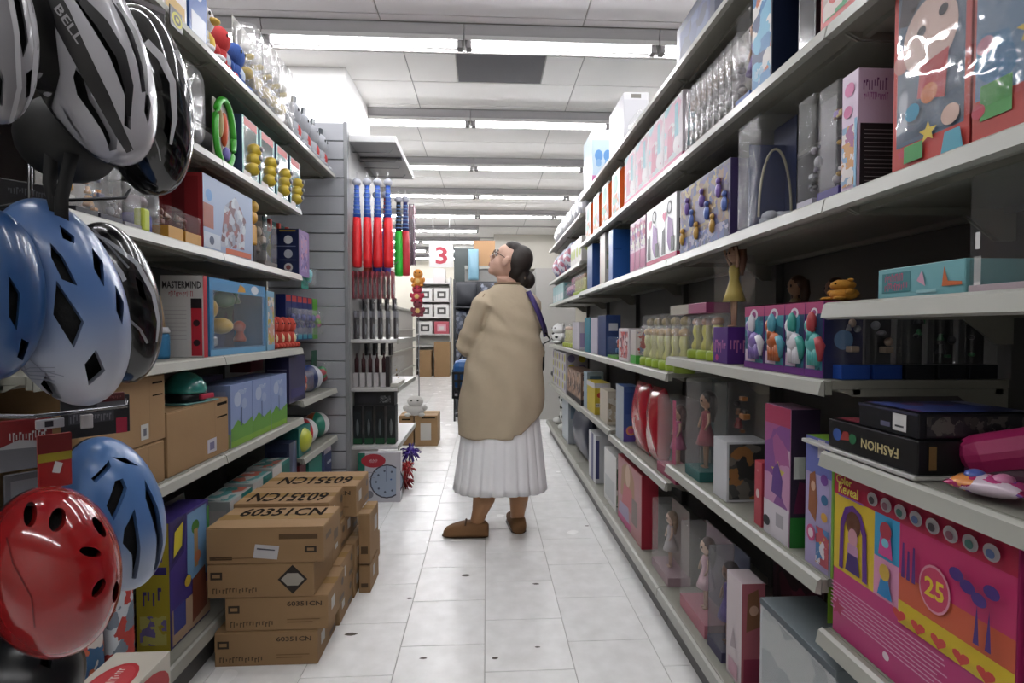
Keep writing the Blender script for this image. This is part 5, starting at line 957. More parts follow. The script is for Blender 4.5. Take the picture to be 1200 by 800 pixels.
hang_row('toy_pack', 'toy pack', 'black window pack with a green foot', 'black packs with green feet', 413, 465, 4, 3.60, zY(474, 3.6), .352, lambda t, w, h: (MB().rbox(-w*.46, -.05, 0, w*.46, .05, h, .003).obj('carton', '#1a1c1e', t), MB().rbox(-w*.30, -.052, h*.16, w*.30, -.049, h*.86, .001).obj('window', mat('#3b4042', .15), t), MB().ell((0, -.052, h*.44), (w*.14, .008, h*.22)).obj('toy_piece', '#6f777a', t), MB().box(-w*.46, -.0515, .005, w*.46, -.050, h*.16).obj('printed_panel', '#1f5a38', t)))
t = thing('toy_box', 'long dark box lying across the black packs', 'toy box', (-.905, 3.56, zY(474, 3.6)+.001)); b_box(t, .27, .095, .12, c='#222226', els=[('F','r',(.1,.2,.55,.8),'#3a3a40'), ('F','r',(.62,.2,.9,.7),art(['#6a6a6e','#2a2a2e','#9a9a9c'],50,2))])
p = atY(420, 584, 3.42)
t = thing('toy_box', 'white box with a round clock dial print and a red oval, standing on the floor', 'toy box', (p.x, 3.40, 0.0))
b_box(t, atY(469, 560, 3.4).x-p.x, .325, .07, c='#d6d3da', els=[('F','r',(0,0,.16,1),'#1f7a64'), ('F','c',(.68,.42,.40),'#4a4652'), ('F','c',(.68,.42,.37),'#aebdd4'), ('F','r',(.90,0,1,1),'#d6d3da'), ('F','r',(.66,.42,.67,.74),'#6a7a9a'), ('F','c',(.36,.84,.16,1.8),'#c2303f'), ('F','w',(.26,.80,.46,.87),'#eed8da'), ('F','c',(.28,.16,.09),'#8a8690'), ('F','c',(.78,.46,.02),'#2a5aa0')] + [('F','c',(.68+.25*math.cos(a),.42+.215*math.sin(a),.025),'#5a6478') for a in [math.pi*.35+i*math.pi*.22 for i in range(7)]] + [('F','r',(.24,.6,.44,.61),'#9a97a2'), ('F','r',(.24,.5,.40,.51),'#9a97a2')])
t.rotation_euler = (math.radians(-4), 0, 0)
def tinsel(name, label, c, px, py, y, r):
    p = atY(px, py, y); rnd = random.Random(px); b = MB()
    for i in range(46):
        a = rnd.uniform(0, 6.28); e = rnd.uniform(-1, 1); s = math.sqrt(1-e*e); d = Vector((s*math.cos(a), s*math.sin(a), e))
        b.tube([d*r*.15, d*r*.7+Vector((0, 0, -.1*r)), d*r+Vector((0, 0, -.3*r))], [.006, .005, .002], 4)
    t = thing(name, label, 'toy', (p.x, y, p.z)); b.obj('strand', mat(c, .3), t); MB().ell((0,0,0), (r*.4,)*3, 10, 7).obj('core', mat(c, .4), t)
tinsel('pom_pom', 'shiny red pom-pom hanging at the corner of the end unit', '#c01a20', 477, 548, 3.62, .075)
tinsel('pom_pom', 'shiny violet pom-pom above the red one', '#4a25a0', 481, 528, 3.80, .085)
tinsel('pom_pom', 'second red pom-pom hanging under the violet one', '#b31a1e', 474, 562, 3.70, .07)
hang_row('toy_pack', 'toy pack', 'pink and violet pack hung far along the end unit', 'pink and violet packs far along the end unit', 477, 487, 4, 4.18, zY(240, 4.18), zY(310, 4.18), card_pack('#7a4a6a', '#b07a9a', '#a04a6a'))
for i, (px, py, c, l) in enumerate([(489, 327, '#e0902a', 'orange soft toy hung past the end unit'), (488, 345, '#c22a48', 'red soft toy hung under the orange one'), (489, 362, '#8a3a48', 'dark red soft toy hung lowest past the end unit')]):
    p = atY(px, py, 5.3); t = thing('plush_toy', l, 'soft toy', (p.x-.07, 5.3, p.z-.08)); b_plush(t, .14, .19, .12, c=c, belly='#e8c070')
p = atY(489, 345, 5.3); ws = thing('wire_stand', 'thin steel stand holding the orange and red soft toys past the end unit', 'stand', (p.x, 5.40, 0))
MB().tube([(0, 0, 0), (0, 0, p.z+.25)], .006, 8).obj('pole', '#8f9094', ws); MB().lathe([(.12, 0), (.12, .012), (.02, .02)], 18).obj('base', '#7a7a7e', ws)
for py in (322, 340, 357): MB().tube([(0, 0, atY(489, py, 5.3).z), (0, -.09, atY(489, py, 5.3).z)], .003, 6).obj('hook', '#8f9094', ws)
p = atY(492, 437, 5.3); t = thing('plush_toy', 'white soft toy on the cartons past the end unit', 'soft toy', (p.x-.12, 4.95, .295)); b_plush(t, .22, .2, .16, c='#d9d6d0')
# ---- cartons on the floor
CE = lambda s180, front: [('T','t',('60351CN',.10,.62,.92,.90,180 if s180 else 0),INK)] + front
FR1 = [('F','r',(.03,.10,.22,.20),'#5a4228'), ('F','r',(.08,.14,.5,.165),'#7a5c38'), ('F','r',(.62,.66,.95,.80),'#6a4e2c'), ('F','r',(.84,.28,.94,.46),'#3a2c1c'), ('F','r',(.86,.33,.92,.41),CB), ('R','r',(.1,.55,.4,.7),'#6a4e2c'), ('R','r',(.55,.2,.8,.5),'#6a4e2c')]
def fr(extra=()): return [('F','r',(.03,.52,.14,.74),'#3a2c1c'), ('F','r',(.05,.58,.12,.68),CB), ('F','w',(.05,.12,.48,.28),'#5c4427'), ('F','t',('60351CN',.60,.70,.94,.84),'#4a3822'), ('F','r',(.6,.3,.92,.33),'#8a683c'), ('F','r',(.6,.22,.85,.25),'#8a683c'), ('R','r',(.15,.4,.35,.75),'#d6d2c8'), ('R','r',(.6,.15,.9,.3),'#6a4e2c'), ('R','c',(.8,.7,.12),'#5a4228')] + list(extra)
def carton_at(label, x0, y0, z, w, h, d, els, rz=0, **k):
    t = thing('carton', label, 'carton', (x0, y0, z), math.radians(rz), None); b_carton(t, w, h, d, els, **k); return t
DM = [('F','p',[(.66,.5),(.80,.08),(.94,.5),(.80,.92)],'#2a2018'), ('F','p',[(.69,.5),(.75,.32),(.85,.32),(.91,.5),(.85,.68),(.75,.68)],'#b9b2a6')]
hh = .118
CZ = [0.0, hh+.001, 2*(hh+.001), 3*(hh+.001)]
carton_at('brown carton at the bottom of the front stack on the floor', -.925, 1.76, CZ[0], .345, hh, .21, fr())
carton_at('brown carton second from the floor in the front stack', -.89, 1.765, CZ[1], .345, hh, .21, fr())
carton_at('brown carton with a black and white diamond mark in the front stack', -.945, 1.76, CZ[2], .355, hh, .21, fr(DM)[0:3]+DM, rz=0)
t = carton_at('brown carton topmost of the front stack, with a white sticker', -.945, 1.755, CZ[3], .39, hh+.004, .20, [('T','t',('60351CN',.14,.52,.90,.92),INK)]+FR1, rz=0)
MB().add([(.155,-.0016,.02),(.235,-.0016,.012),(.243,-.0016,.058),(.163,-.0016,.066)], [(0,1,2,3)]).obj('sticker', '#d9d6d8', t)
MB().add([(.168,-.0020,.048),(.228,-.0020,.042),(.229,-.0020,.046),(.169,-.0020,.053)], [(0,1,2,3)]).obj('sticker_print', '#5a5a66', t)
for k, nm in enumerate(('on the floor in', 'second from the floor in', 'third from the floor in')):
    carton_at('brown carton %s the second stack' % nm, -.945+.01*k, 1.985, CZ[k], [.375, .37, .33][k], hh, .19, fr())
    carton_at('brown carton %s the third stack' % nm, -.95, 2.185, CZ[k], [.385, .39, .35][k], hh, .21, fr())
carton_at('brown carton on top of the second stack, its lettering upside down', -.955, 1.965, CZ[3]+.002, .355, hh+.012, .20, [('T','t',('60351CN',.10,.10,.92,.62,180),INK)]+fr())
carton_at('brown carton on top of the third stack, lettering upside down and farthest back', -.95, 2.175, CZ[3], .40, hh+.012, .225, [('T','t',('60351CN',.14,.15,.90,.62,180),INK)]+fr())
carton_at('small brown carton low on the floor at the far side of the stacks', -.60, 2.42, CZ[0], .055, .125, .20, [('F','r',(.2,.2,.8,.5),'#4a3822')])
carton_at('brown carton on the floor at the back of the stacks', -.95, 2.42, CZ[0], .34, hh, .21, fr())
carton_at('upper brown carton at the back of the stacks', -.95, 2.42, CZ[1], .345, hh, .21, fr())
carton_at('brown carton standing on end beside the third stack', -.556, 2.23, CZ[1]+.008, .05, .22, .17, [('F','r',(.2,.2,.8,.35),'#5c4427'), ('R','r',(.5,.5,.8,.8),'#d2cec4')])
carton_at('brown carton on the floor under the carton standing on end', -.556, 2.23, CZ[0], .05, .12, .17, [('F','r',(.2,.2,.8,.35),'#5c4427'), ('R','r',(.3,.4,.5,.8),'#d2cec4')])
# ---- far end of the shop
p = atY(474, 500, 5.0)
carton_at('brown carton on the floor past the end unit with a white label', atY(486, 500, 5.0).x, 5.0, 0, .22, .30, .3, [('F','r',(.25,.2,.72,.75),'#d8d4cc'), ('F','r',(.3,.9,.9,.94),INK)])
carton_at('brown carton on the floor half hidden behind the end unit', atY(470, 500, 5.05).x-.02, 5.05, 0, .14, .29, .3, [('F','r',(.2,.85,.8,.9),INK)])
# white wall shelving with boxed frames
fu = thing('shelving_unit', 'white wall shelving far down the aisle under the number 3 sign', 'shelving', (atY(488, 400, 12.6).x, 12.6, 0))
FW = atY(527, 400, 12.6).x - atY(488, 400, 12.6).x
MB().box(0, .5, 0, FW, .53, 2.4).obj('back_panel', WALLM, fu); MB().box(-.02, 0, 0, 0, .5, 2.4).obj('side_panel', WSH, fu); MB().box(FW, 0, 0, FW+.02, .5, 2.4).obj('side_panel', WSH, fu)
zz = [.12, .42, .72, atY(505, 391, 12.6).z, atY(505, 371, 12.6).z, atY(505, 352, 12.6).z, atY(505, 331, 12.6).z]
for z in zz: MB().box(0, 0, z-.03, FW, .5, z).obj('shelf', WSH, fu)
k = 0
FL = ['white framed box', 'cream framed box', 'grey framed box', 'pale box with a dark window', 'red and pink box', 'white box with a grey picture', 'white box with a dark picture', 'off-white plain box']
for zi, (z, nm) in enumerate(zip(zz[3:6], ('low', 'middle', 'upper'))):
    for j in range(2):
        x = .03 + j*FW*.5; c = '#dcdad6' if not (zi == 0 and j == 1) else '#c2485a'
        t = thing('picture_box', '%s on the %s far white shelf, %s' % (['pale window box', 'pink and red box' if zi == 0 else 'grey window box'][j], nm, ['beside the soft toys', 'under the sign'][j]), 'box', (atY(488, 400, 12.6).x + x, 12.62, z+.001))
        b_box(t, FW*.44, .30, .3, c=c, els=[('F','r',(.2,.2,.8,.75),'#e6a9b4' if c == '#c2485a' else '#4a4846'), ('F','r',(.35,.35,.65,.6),'#d8d4cf')])
t = thing('picture_box', 'tall pink-white box on top of the far white shelving', 'box', (atY(508, 330, 12.6).x, 12.62, zz[6]+.001)); b_box(t, .28, .35, .3, c='#e0d5d4')
for i, (px, w_, c, l) in enumerate([(492, .30, '#9a7b3a', 'olive-brown carton low on the far white shelving'), (510, .36, '#9a7048', 'tall brown carton low beside the olive one, far down the aisle')]):
    t = thing('carton', l, 'carton', (atY(px, 420, 12.4).x, 12.15, 0)); b_carton(t, w_, .62+.2*i, .35)
# number sign
p = atY(503, 313, 8.2); q = atY(531, 286, 8.2)
t = thing('aisle_sign', 'white hanging sign with a red number 3', 'sign', (p.x, 8.2, p.z))
b_box(t, q.x-p.x, q.z-p.z, .02, c='#e9e8e6', els=[('F','t',('3',.27,.14,.76,.88),'#c9304a')])
for x in (.06, q.x-p.x-.06): MB().tube([(x, .01, q.z-p.z), (x, .01, CEIL-p.z)], .004, 6).obj('hanger', '#9a9a9a', t)
# middle rack behind the woman: dark baskets, blue bag, carton
mr = thing('wire_rack', 'dark wire rack with patterned bags standing beyond the woman', 'rack', (atY(533, 400, 6.6).x, 6.6, 0))
MB().box(0, .02, 0, .62, .05, 1.75).obj('back_panel', '#4a4c52', mr)
for z in (.10, .55, 1.0, 1.42): MB().rbox(0, -.28, z-.02, .62, .03, z, .004).obj('shelf', '#55575c', mr)
for x in (.01, .61): MB().tube([(x, -.27, 0), (x, -.27, 1.75)], .012, 8).obj('post', '#3a3c40', mr)
dm = art(['#2f3340', '#565d70', '#8c93a4', '#23252e', '#6a7186'], 24, 3, .5)
for i, (z, h_) in enumerate([(.102, .40), (.552, .40), (1.002, .38), (1.422, .30)]):
    for j in range(2):
        t = thing('patterned_bag', 'grey and navy patterned bag on the %s shelf of the wire rack, %s' % (['bottom', 'lower', 'third', 'top'][i], ['outer side', 'inner side'][j]), 'bag', (atY(533, 400, 6.6).x + .02+.30*j, 6.36, z)); b_bag(t, .27, h_, .2, c=dm if (i+j) % 3 else mat('#3d4048', .6), seed=i*2+j)
# high wall units past the sign
t = thing('wall_cabinet', 'dark green board high on the far wall beside the sign', 'panel', (atY(532, 330, 11).x, 11.0, atY(532, 335, 11).z)); MB().rbox(0, 0, 0, .45, .06, .85, .006).obj('board', '#22302e', t); MB().rbox(0, -.01, .80, .45, .0, .85, .003).obj('edge_trim', '#c9c9c4', t)
t = thing('carton', 'tan carton high up beyond the face of the woman', 'carton', (atY(555, 312, 7.2).x, 7.2, atY(555, 312, 7.2).z)); b_carton(t, .30, .36, .3, c=mat('#c99a6a', .7))
hs = thing('shelving_unit', 'tall grey unit carrying the tan carton beyond the woman', 'shelving', (atY(545, 330, 7.2).x, 7.1, 0)); MB().box(0, 0, 0, .7, .45, atY(555, 312, 7.2).z-.002).obj('frame', '#a4a29e', hs); MB().box(0, -.02, .02, .7, 0, .12).obj('kick_plate', '#5a5854', hs); MB().rbox(0, -.03, atY(555, 312, 7.2).z-.05, .7, 0, atY(555, 312, 7.2).z-.004, .004).obj('price_rail', LIP, hs)
t = thing('folded_bag', 'pale blue bag hanging beside the tan carton', 'bag', (atY(549, 330, 7.05).x, 6.98, atY(549, 328, 7).z)); b_bag(t, .14, .42, .06, c='#8fc4dc', rough=.4)
# far shelving past the end of the doll shelves
t = thing('shelving_unit', 'pale shelving block at the far end past the doll shelves', 'shelving', (.62, 6.4, 0)); MB().box(0, 0, 0, .5, 4.5, 1.9).obj('frame', '#bdbab4', t)
for z in (.3, .7, 1.1, 1.5): MB().rbox(-.05, 0, z, 0, 4.5, z+.03, .004).obj('shelf', LIP, t)
t = thing('shelving_unit', 'pale shelving block along the far side beyond the end unit', 'shelving', (-2.35, 6.0, 0)); MB().box(0, 0, 0, .7, 5.6, 1.55).obj('frame', '#c4c1bb', t)
for z in (.3, .7, 1.1, 1.5): MB().rbox(.7, 0, z, .75, 5.6, z+.03, .004).obj('shelf', LIP, t)
# ================================================================ bicycle helmets hung at the near end of the toy shelves
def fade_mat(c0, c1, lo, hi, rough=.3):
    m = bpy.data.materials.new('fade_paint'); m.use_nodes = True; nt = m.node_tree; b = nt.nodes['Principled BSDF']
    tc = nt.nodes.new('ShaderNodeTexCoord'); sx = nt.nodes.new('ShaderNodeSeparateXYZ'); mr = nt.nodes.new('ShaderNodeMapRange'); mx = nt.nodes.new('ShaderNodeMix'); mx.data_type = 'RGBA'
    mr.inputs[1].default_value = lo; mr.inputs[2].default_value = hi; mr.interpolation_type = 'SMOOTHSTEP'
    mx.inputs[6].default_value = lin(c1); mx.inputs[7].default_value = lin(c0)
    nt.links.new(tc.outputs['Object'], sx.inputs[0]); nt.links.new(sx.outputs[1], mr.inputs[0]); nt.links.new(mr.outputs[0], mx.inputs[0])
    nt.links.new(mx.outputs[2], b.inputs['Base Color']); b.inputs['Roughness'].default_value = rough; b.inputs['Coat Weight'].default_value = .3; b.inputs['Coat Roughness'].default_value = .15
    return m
class Helmet:
    def __init__(s, label, cx, cy, Y, hw, hh, tilt, paint, depth=1.15, aim=(.80, -.60, .05), vents=(), liner='#141416', rim=True, group=None):
        k = Y/FPX; s.a = hw*k*.86; s.b = hh*k; s.c = min(s.a, s.b)*depth
        z = Vector(aim).normalized(); up = Vector((0, 0, 1)); x = up.cross(z).normalized(); y = z.cross(x)
        R = Matrix((x, y, z)).transposed(); R = R @ Matrix.Rotation(math.radians(tilt), 3, 'Z')
        s.R = R; s.o = atY(cx, cy, Y)
        s.t = thing('bicycle_helmet', label, 'helmet', s.o, 0, group); s.t.rotation_euler = R.to_euler()
        outer = s.dome(1.0, -.30); inner = s.dome(.86, -.45)
        cut = MB()
        for v in vents:
            pts = [s.hit(*p) for p in v]
            pl = [(p[0], p[1]) for p in pts]
            ar = sum(pl[i][0]*pl[(i+1) % len(pl)][1]-pl[(i+1) % len(pl)][0]*pl[i][1] for i in range(len(pl)))
            if ar < 0: pl = pl[::-1]
            cxm = sum(p[0] for p in pl)/len(pl); cym = sum(p[1] for p in pl)/len(pl); n = len(pl)
            zt = max(p[2] for p in pts)+.03; zb = min(p[2] for p in pts)-.030
            vs = [(cxm+(p[0]-cxm)*1.02, cym+(p[1]-cym)*1.02, zb) for p in pl]+[(cxm+(p[0]-cxm)*1.24, cym+(p[1]-cym)*1.24, zt) for p in pl]
            cut.add(vs, [tuple(range(n-1, -1, -1)), tuple(range(n, 2*n))]+[(i, (i+1) % n, (i+1) % n+n, i+n) for i in range(n)])
        me = outer.mesh('shell', paint); o = link('shell', me)
        cs = [link('tmp', inner.mesh('tmp', None))]
        if vents: cs.append(link('tmp', cut.mesh('tmp', None)))
        for c in cs:
            md = o.modifiers.new('b', 'BOOLEAN'); md.operation = 'DIFFERENCE'; md.object = c; md.solver = 'EXACT'; md.use_self = c is cs[-1] and len(cs) > 1
        dg = bpy.context.evaluated_depsgraph_get(); nm = bpy.data.meshes.new_from_object(o.evaluated_get(dg))
        o.modifiers.clear(); o.data = nm; nm.materials.clear(); nm.materials.append(paint)
        for p in nm.polygons: p.use_smooth = True; p.material_index = 0
        nm.set_sharp_from_angle(angle=math.radians(38)); o.parent = s.t
        for c in cs: bpy.data.objects.remove(c)
        s.shell = o
        L = MB(); L.ell((0, 0, -.10*s.c), (s.a*.85, s.b*.85, s.c*.80), 24, 14); L.obj('liner', mat(liner, .7, bump=.3, bs=200), s.t)
        if rim:
            r = MB(); r.loft([[(s.a*f*math.cos(q), s.b*f*math.sin(q), h*s.c) for q in [2*math.pi*i/40 for i in range(40)]] for f, h in ((.965, -.29), (.985, -.34), (.94, -.46), (.84, -.55), (.80, -.50), (.84, -.40))], True, False)
            r.obj('lower_rim', mat('#1a1a1c', .45), s.t)
    def dome(s, f, zlow):
        n = 2.25; rings = []; NU = 56; NV = 18; a, b, c = s.a*f, s.b*f, s.c*f
        lat0 = math.asin(max(-1, zlow))
        for j in range(NV+1):
            la = lat0 + (math.pi/2*.985-lat0)*j/NV; r = abs(math.cos(la))**(2/n) if la > 0 else math.cos(la)**.8; z = math.copysign(abs(math.sin(la))**(2/2.1), math.sin(la))
            rings.append([(a*r*math.cos(q), b*r*math.sin(q), c*z) for q in [2*math.pi*i/NU for i in range(NU)]])
        return MB().loft(rings, True, True)
    def hit(s, px, py, f=1.0):
        """point of the helmet's surface that the photo shows at this pixel, in the helmet's own axes"""
        o = s.R.transposed() @ (Vector((0, 0, CAM_H)) - s.o); d = s.R.transposed() @ ray(px, py)
        S = Vector((1/(s.a*f), 1/(s.b*f), 1/(s.c*f))); O = Vector((o.x*S.x, o.y*S.y, o.z*S.z)); D = Vector((d.x*S.x, d.y*S.y, d.z*S.z))
        A = D.dot(D); B = O.dot(D); C = O.dot(O)-1; q = B*B-A*C
        t = (-B-math.sqrt(q))/A if q > 0 else -B/A
        P = O+D*t
        P = P.normalized()
        # follow the slightly fuller real dome
        la = math.asin(max(-1, min(1, P.z))); n = 2.25
        r = abs(math.cos(la))**(2/n) if la > 0 else math.cos(la)**.8; q2 = math.atan2(P.y, P.x); z = math.copysign(abs(math.sin(la))**(2/2.1), math.sin(la))
        return Vector((s.a*f*r*math.cos(q2), s.b*f*r*math.sin(q2), s.c*f*z))
    def ribbon(s, name, pts, wd, col, f=1.006, sub=6):
        P = [Vector(p) for p in pts]; Q = []
        for i in range(len(P)-1):
            for k in range(sub): Q.append(P[i].lerp(P[i+1], k/sub))
        Q.append(P[-1]); vs = []; fs = []
        W = wd if isinstance(wd, (list, tuple)) else [wd]*len(P)
        for i, q in enumerate(Q):
            t = (Q[min(i+1, len(Q)-1)]-Q[max(i-1, 0)]).normalized(); nrm = Vector((-t.y, t.x)); u = i/(len(Q)-1)*(len(P)-1); j = min(int(u), len(P)-2); w_ = W[j]+(W[j+1]-W[j])*(u-j)
            for e in (-.5, 0, .5): vs.append(s.hit(q.x+nrm.x*w_*e, q.y+nrm.y*w_*e, f))
        for i in range(len(Q)-1):
            for e in (0, 1): a = i*3+e; fs.append((a, a+1, a+4, a+3))
        return MB().add(vs, fs, True).obj(name, col, s.t)
    def text(s, txt, p0, p1, hpx, col, f=1.010):
        vs, fs = text_mesh(txt, .015); a = Vector(p0); b = Vector(p1); u = b-a; n = Vector((u.y, -u.x)).normalized()*hpx
        out = [s.hit(*(a+u*x+n*y), f) for x, y in vs]
        return MB().add(out, fs, True).obj('lettering', col, s.t)
    def strap(s, pts, Y, w_=.014, col='#0a0a0b'):
        inv = s.t.matrix_basis.inverted(); P = [atY(p[0], p[1], Y) for p in pts]
        vs = []; fs = []
        for p in P:
            for e in (-.5, .5): vs.append(inv @ (p+Vector((.7*w_*e, .7*w_*e, 0))))
        for i in range(len(P)-1): fs.append((i*2, i*2+1, i*2+3, i*2+2))
        o = MB().add(vs, fs, True).obj('strap', mat(col, .7), s.t); md = o.modifiers.new('t', 'SOLIDIFY'); md.thickness = .002
        return o
def zz_(pts, sc, ox, oy): return [(x/sc+ox, y/sc+oy) for x, y in pts]
A7 = lambda pts: zz_(pts, 3.3333, 0, 0); A2 = lambda pts: zz_(pts, 4, 0, 200); A3 = lambda pts: zz_(pts, 4, 0, 400); A8 = lambda pts: zz_(pts, 2.353, 0, 460)
def oval(cx, cy, rx, ry, rot=0, n=14):
    r = math.radians(rot); return [(cx+rx*math.cos(t)*math.cos(r)-ry*math.sin(t)*math.sin(r), cy+rx*math.cos(t)*math.sin(r)+ry*math.sin(t)*math.cos(r)) for t in [2*math.pi*i/n for i in range(n)]]
WHT = mat('#cfcdd4', .22, coat=.5)
h = Helmet('large white ribbed helmet with a black BELL stripe, hung at the top of the rack', 101, 60, .66, 64, 122, 18, WHT, aim=(.74, -.66, -.02), vents=[
    A7([(250,430),(275,440),(300,480),(350,565),(310,548),(262,500)]),
    A7([(318,268),(345,300),(362,370),(448,520),(448,565),(425,575),(398,500),(312,370),(302,310)]),
    A7([(300,12),(370,60),(440,170),(488,320),(500,470),(476,450),(474,340),(420,200),(350,85)]),
    A7([(440,30),(500,110),(545,230),(556,330),(540,330),(522,230),(478,110)]),
    A7([(562,330),(580,400),(572,470),(556,420)])])
h.ribbon('stripe', A7([(185,-30),(250,70),(320,210),(400,370),(470,520),(505,588)]), [27,24,21,17,12,9], mat('#211f22', .3))
h.text('BELL', A7([(222,42)])[0], A7([(312,170)])[0], 9.5, '#b9b6bb')
h.ribbon('edge_line', A7([(60,430),(150,560),(300,625),(420,630),(560,560)]), 5, mat('#bdbbc2', .3))
h.ribbon('vent_channel', A7([(330,20),(400,100),(462,200),(494,320),(496,440)]), [8,11,11,10,5], mat('#17161a', .4), f=1.003)
h.ribbon('vent_channel', A7([(455,20),(520,130),(556,250),(566,360)]), [4,6,6,3], mat('#17161a', .4), f=1.003)
h.ribbon('side_panel', [(22,-40),(46,30),(54,85),(36,140),(70,190)], [40,42,34,38,28], mat('#0e0d10', .4), f=1.03)
pd = MB(); pd.ell(tuple(h.R.transposed() @ (atY(80, 165, .72)-h.o)), (.055, .055, .06), 20, 12); pd.obj('lower_shell', mat('#050506', .6), h.t)
h.strap([(62,150),(58,215),(70,262)], .68); h.strap([(84,180),(72,232),(72,270)], .68)
h0 = Helmet('grey and white slotted helmet at the edge of the photo, beside the white striped one', -4, 45, .55, 40, 92, 0, mat('#8f8d92', .3, coat=.4), aim=(.8, -.6, 0), vents=[
    [(14,-10),(24,5),(30,45),(25,60),(18,30)], [(-6,60),(4,90),(2,120),(-8,110)], [(30,85),(38,80),(38,108),(30,112)]])
h0.ribbon('stripe', [(8,-20),(18,40),(22,100),(12,150)], 6, mat('#c9c8cc', .3)); h0.ribbon('stripe', [(34,0),(42,50),(38,110),(22,150)], 7, mat('#d2d1d6', .3))
h2 = Helmet('glossy black helmet with white curved stripes behind the white one', 171, 121, .82, 49, 100, 8, mat('#0e0f12', .12, coat=.8), aim=(.9, -.42, -.05), vents=[
    [(176,92),(182,100),(184,122),(178,118)], [(196,130),(200,140),(198,160),(193,150)]])
h2.ribbon('stripe', [(172,52),(190,72),(203,100),(205,135),(200,165)], [8,8,6,5,3], mat('#d9d9dc', .2)); h2.ribbon('stripe', [(178,150),(186,172),(188,186)], 1.6, mat('#b9b9bc', .2))
h2.ribbon('edge_line', [(214,90),(224,120),(226,150),(218,180)], 1.6, mat('#8a8a90', .2)); h2.ribbon('stripe', [(205,62),(214,80),(219,95)], 5, mat('#b5b5ba', .2))
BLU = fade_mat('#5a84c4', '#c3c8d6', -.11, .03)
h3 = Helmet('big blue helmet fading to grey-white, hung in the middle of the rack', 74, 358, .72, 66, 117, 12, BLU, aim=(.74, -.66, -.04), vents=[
    A2([(285,275),(345,325),(345,355),(300,335)]), A2([(250,370),(300,430),(355,545),(300,520),(255,430)]), A2([(285,550),(380,690),(345,795),(270,670)]),
    A2([(430,380),(475,440),(475,540),(435,470)]), A2([(535,550),(572,620),(562,710),(535,650)]), A3([(440,30),(480,120),(415,185),(398,90)]), A3([(222,150),(260,200),(285,262),(240,270),(197,200)])])
for i in range(4): h3.ribbon('hex_line', A3([(40+20*i,170-28*i),(140,120+18*i),(260,110+22*i)]), 1.1, mat('#8f95a8', .4))
h3.ribbon('hex_line', A3([(120,60),(200,130),(300,150)]), 1.1, mat('#8f95a8', .4))
h3.strap([(72,232),(70,262),(82,275)], .74)
h3b = Helmet('deep blue helmet partly out of the photo, left of the big blue one', -10, 345, .62, 52, 96, 0, mat('#22548f', .3, coat=.4), aim=(.8, -.6, 0), vents=[[(10,330),(20,345),(18,380),(10,365)], [(24,395),(32,400),(26,420),(20,415)]])
h4 = Helmet('black helmet with silver edge lines behind the big blue one', 135, 357, .84, 46, 91, 10, mat('#121214', .2, coat=.6), aim=(.9, -.42, -.02), vents=[[(160,330),(166,335),(170,352),(164,348)]])
h4.ribbon('edge_line', [(105,272),(128,285),(160,312),(178,345),(184,375),(182,398)], [3,4,5,5,4,2], mat('#b9bcc2', .15)); h4.ribbon('stripe', [(135,312),(143,322),(148,332)], 5, mat('#dcdee2', .15)); h4.ribbon('edge_line', [(150,370),(164,382),(172,398)], 3, mat('#9a9a9e', .2))
h4.ribbon('edge_line', [(108,268),(135,298),(152,318)], 2.5, mat('#8f9298', .2))
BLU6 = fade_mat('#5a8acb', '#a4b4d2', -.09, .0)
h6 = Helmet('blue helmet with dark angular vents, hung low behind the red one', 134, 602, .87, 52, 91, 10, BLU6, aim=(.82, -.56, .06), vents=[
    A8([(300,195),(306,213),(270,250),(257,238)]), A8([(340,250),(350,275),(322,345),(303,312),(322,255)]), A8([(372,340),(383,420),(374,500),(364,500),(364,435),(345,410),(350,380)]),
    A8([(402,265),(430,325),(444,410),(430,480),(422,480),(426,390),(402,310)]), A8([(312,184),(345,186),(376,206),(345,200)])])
RED = mat('#ab0f15', .12, coat=.5)
h5 = Helmet('glossy red helmet with small oval vents, hung at the bottom of the rack', 64, 668, .68, 68, 96, 6, RED, aim=(.76, -.62, .16), depth=1.25, vents=[
    A8(oval(85,338,17,33)), A8(oval(160,357,20,32,10)), A8(oval(270,375,11,28,-30)), A8(oval(245,447,25,12,5)), A8(oval(265,535,12,24,35)), A8(oval(314,548,8,26,8))])
h5.ribbon('edge_line', A8([(20,400),(40,470),(95,560),(100,640)]), 2, mat('#7a0a10', .2))
h7 = Helmet('black helmet at the foot of the rack below the red one', 28, 800, .74, 62, 58, 0, mat('#15171a', .3), aim=(.8, -.5, .3), vents=[[(50,765),(60,770),(58,785),(48,780)]])
# ---------------- the rack that carries them
rk = thing('helmet_rack', 'dark peg rack with steel hooks carrying the bicycle helmets', 'rack', (0, 0, 0))
RD = mat('#2b2b2e', .6)
MB().box(-1.44, .20, 0, -1.40, 1.13, 2.42).obj('peg_panel', RD, rk)
MB().box(-1.44, 1.105, 0, -1.03, 1.128, 2.42).obj('end_panel', RD, rk)
MB().box(-1.40, .20, 0, -1.0, 1.10, .12).obj('base_deck', mat('#4a4948', .6), rk)
CHR = mat('#8f9094', .25, 1.0)
for hx in (h, h0, h2, h3, h3b, h4, h5, h6, h7):
    c = hx.o; zt = c.z + hx.b*.55
    MB().tube([(-1.40, c.y+.05, zt), (c.x-.10, c.y+.05, zt), (c.x-.03, c.y+.03, zt), (c.x-.02, c.y+.03, zt+.02)], .0035, 8).obj('hook', CHR, rk)
p0 = atY(38, 236, .80); p1 = atY(146, 232, .98); p2 = atY(153, 222, .99)
MB().tube([(-1.40, .95, p1.z), (p0.x-.2, .90, p0.z), p0, p1, p2], .003, 8).obj('hook', mat('#26262a', .3, .6), rk)
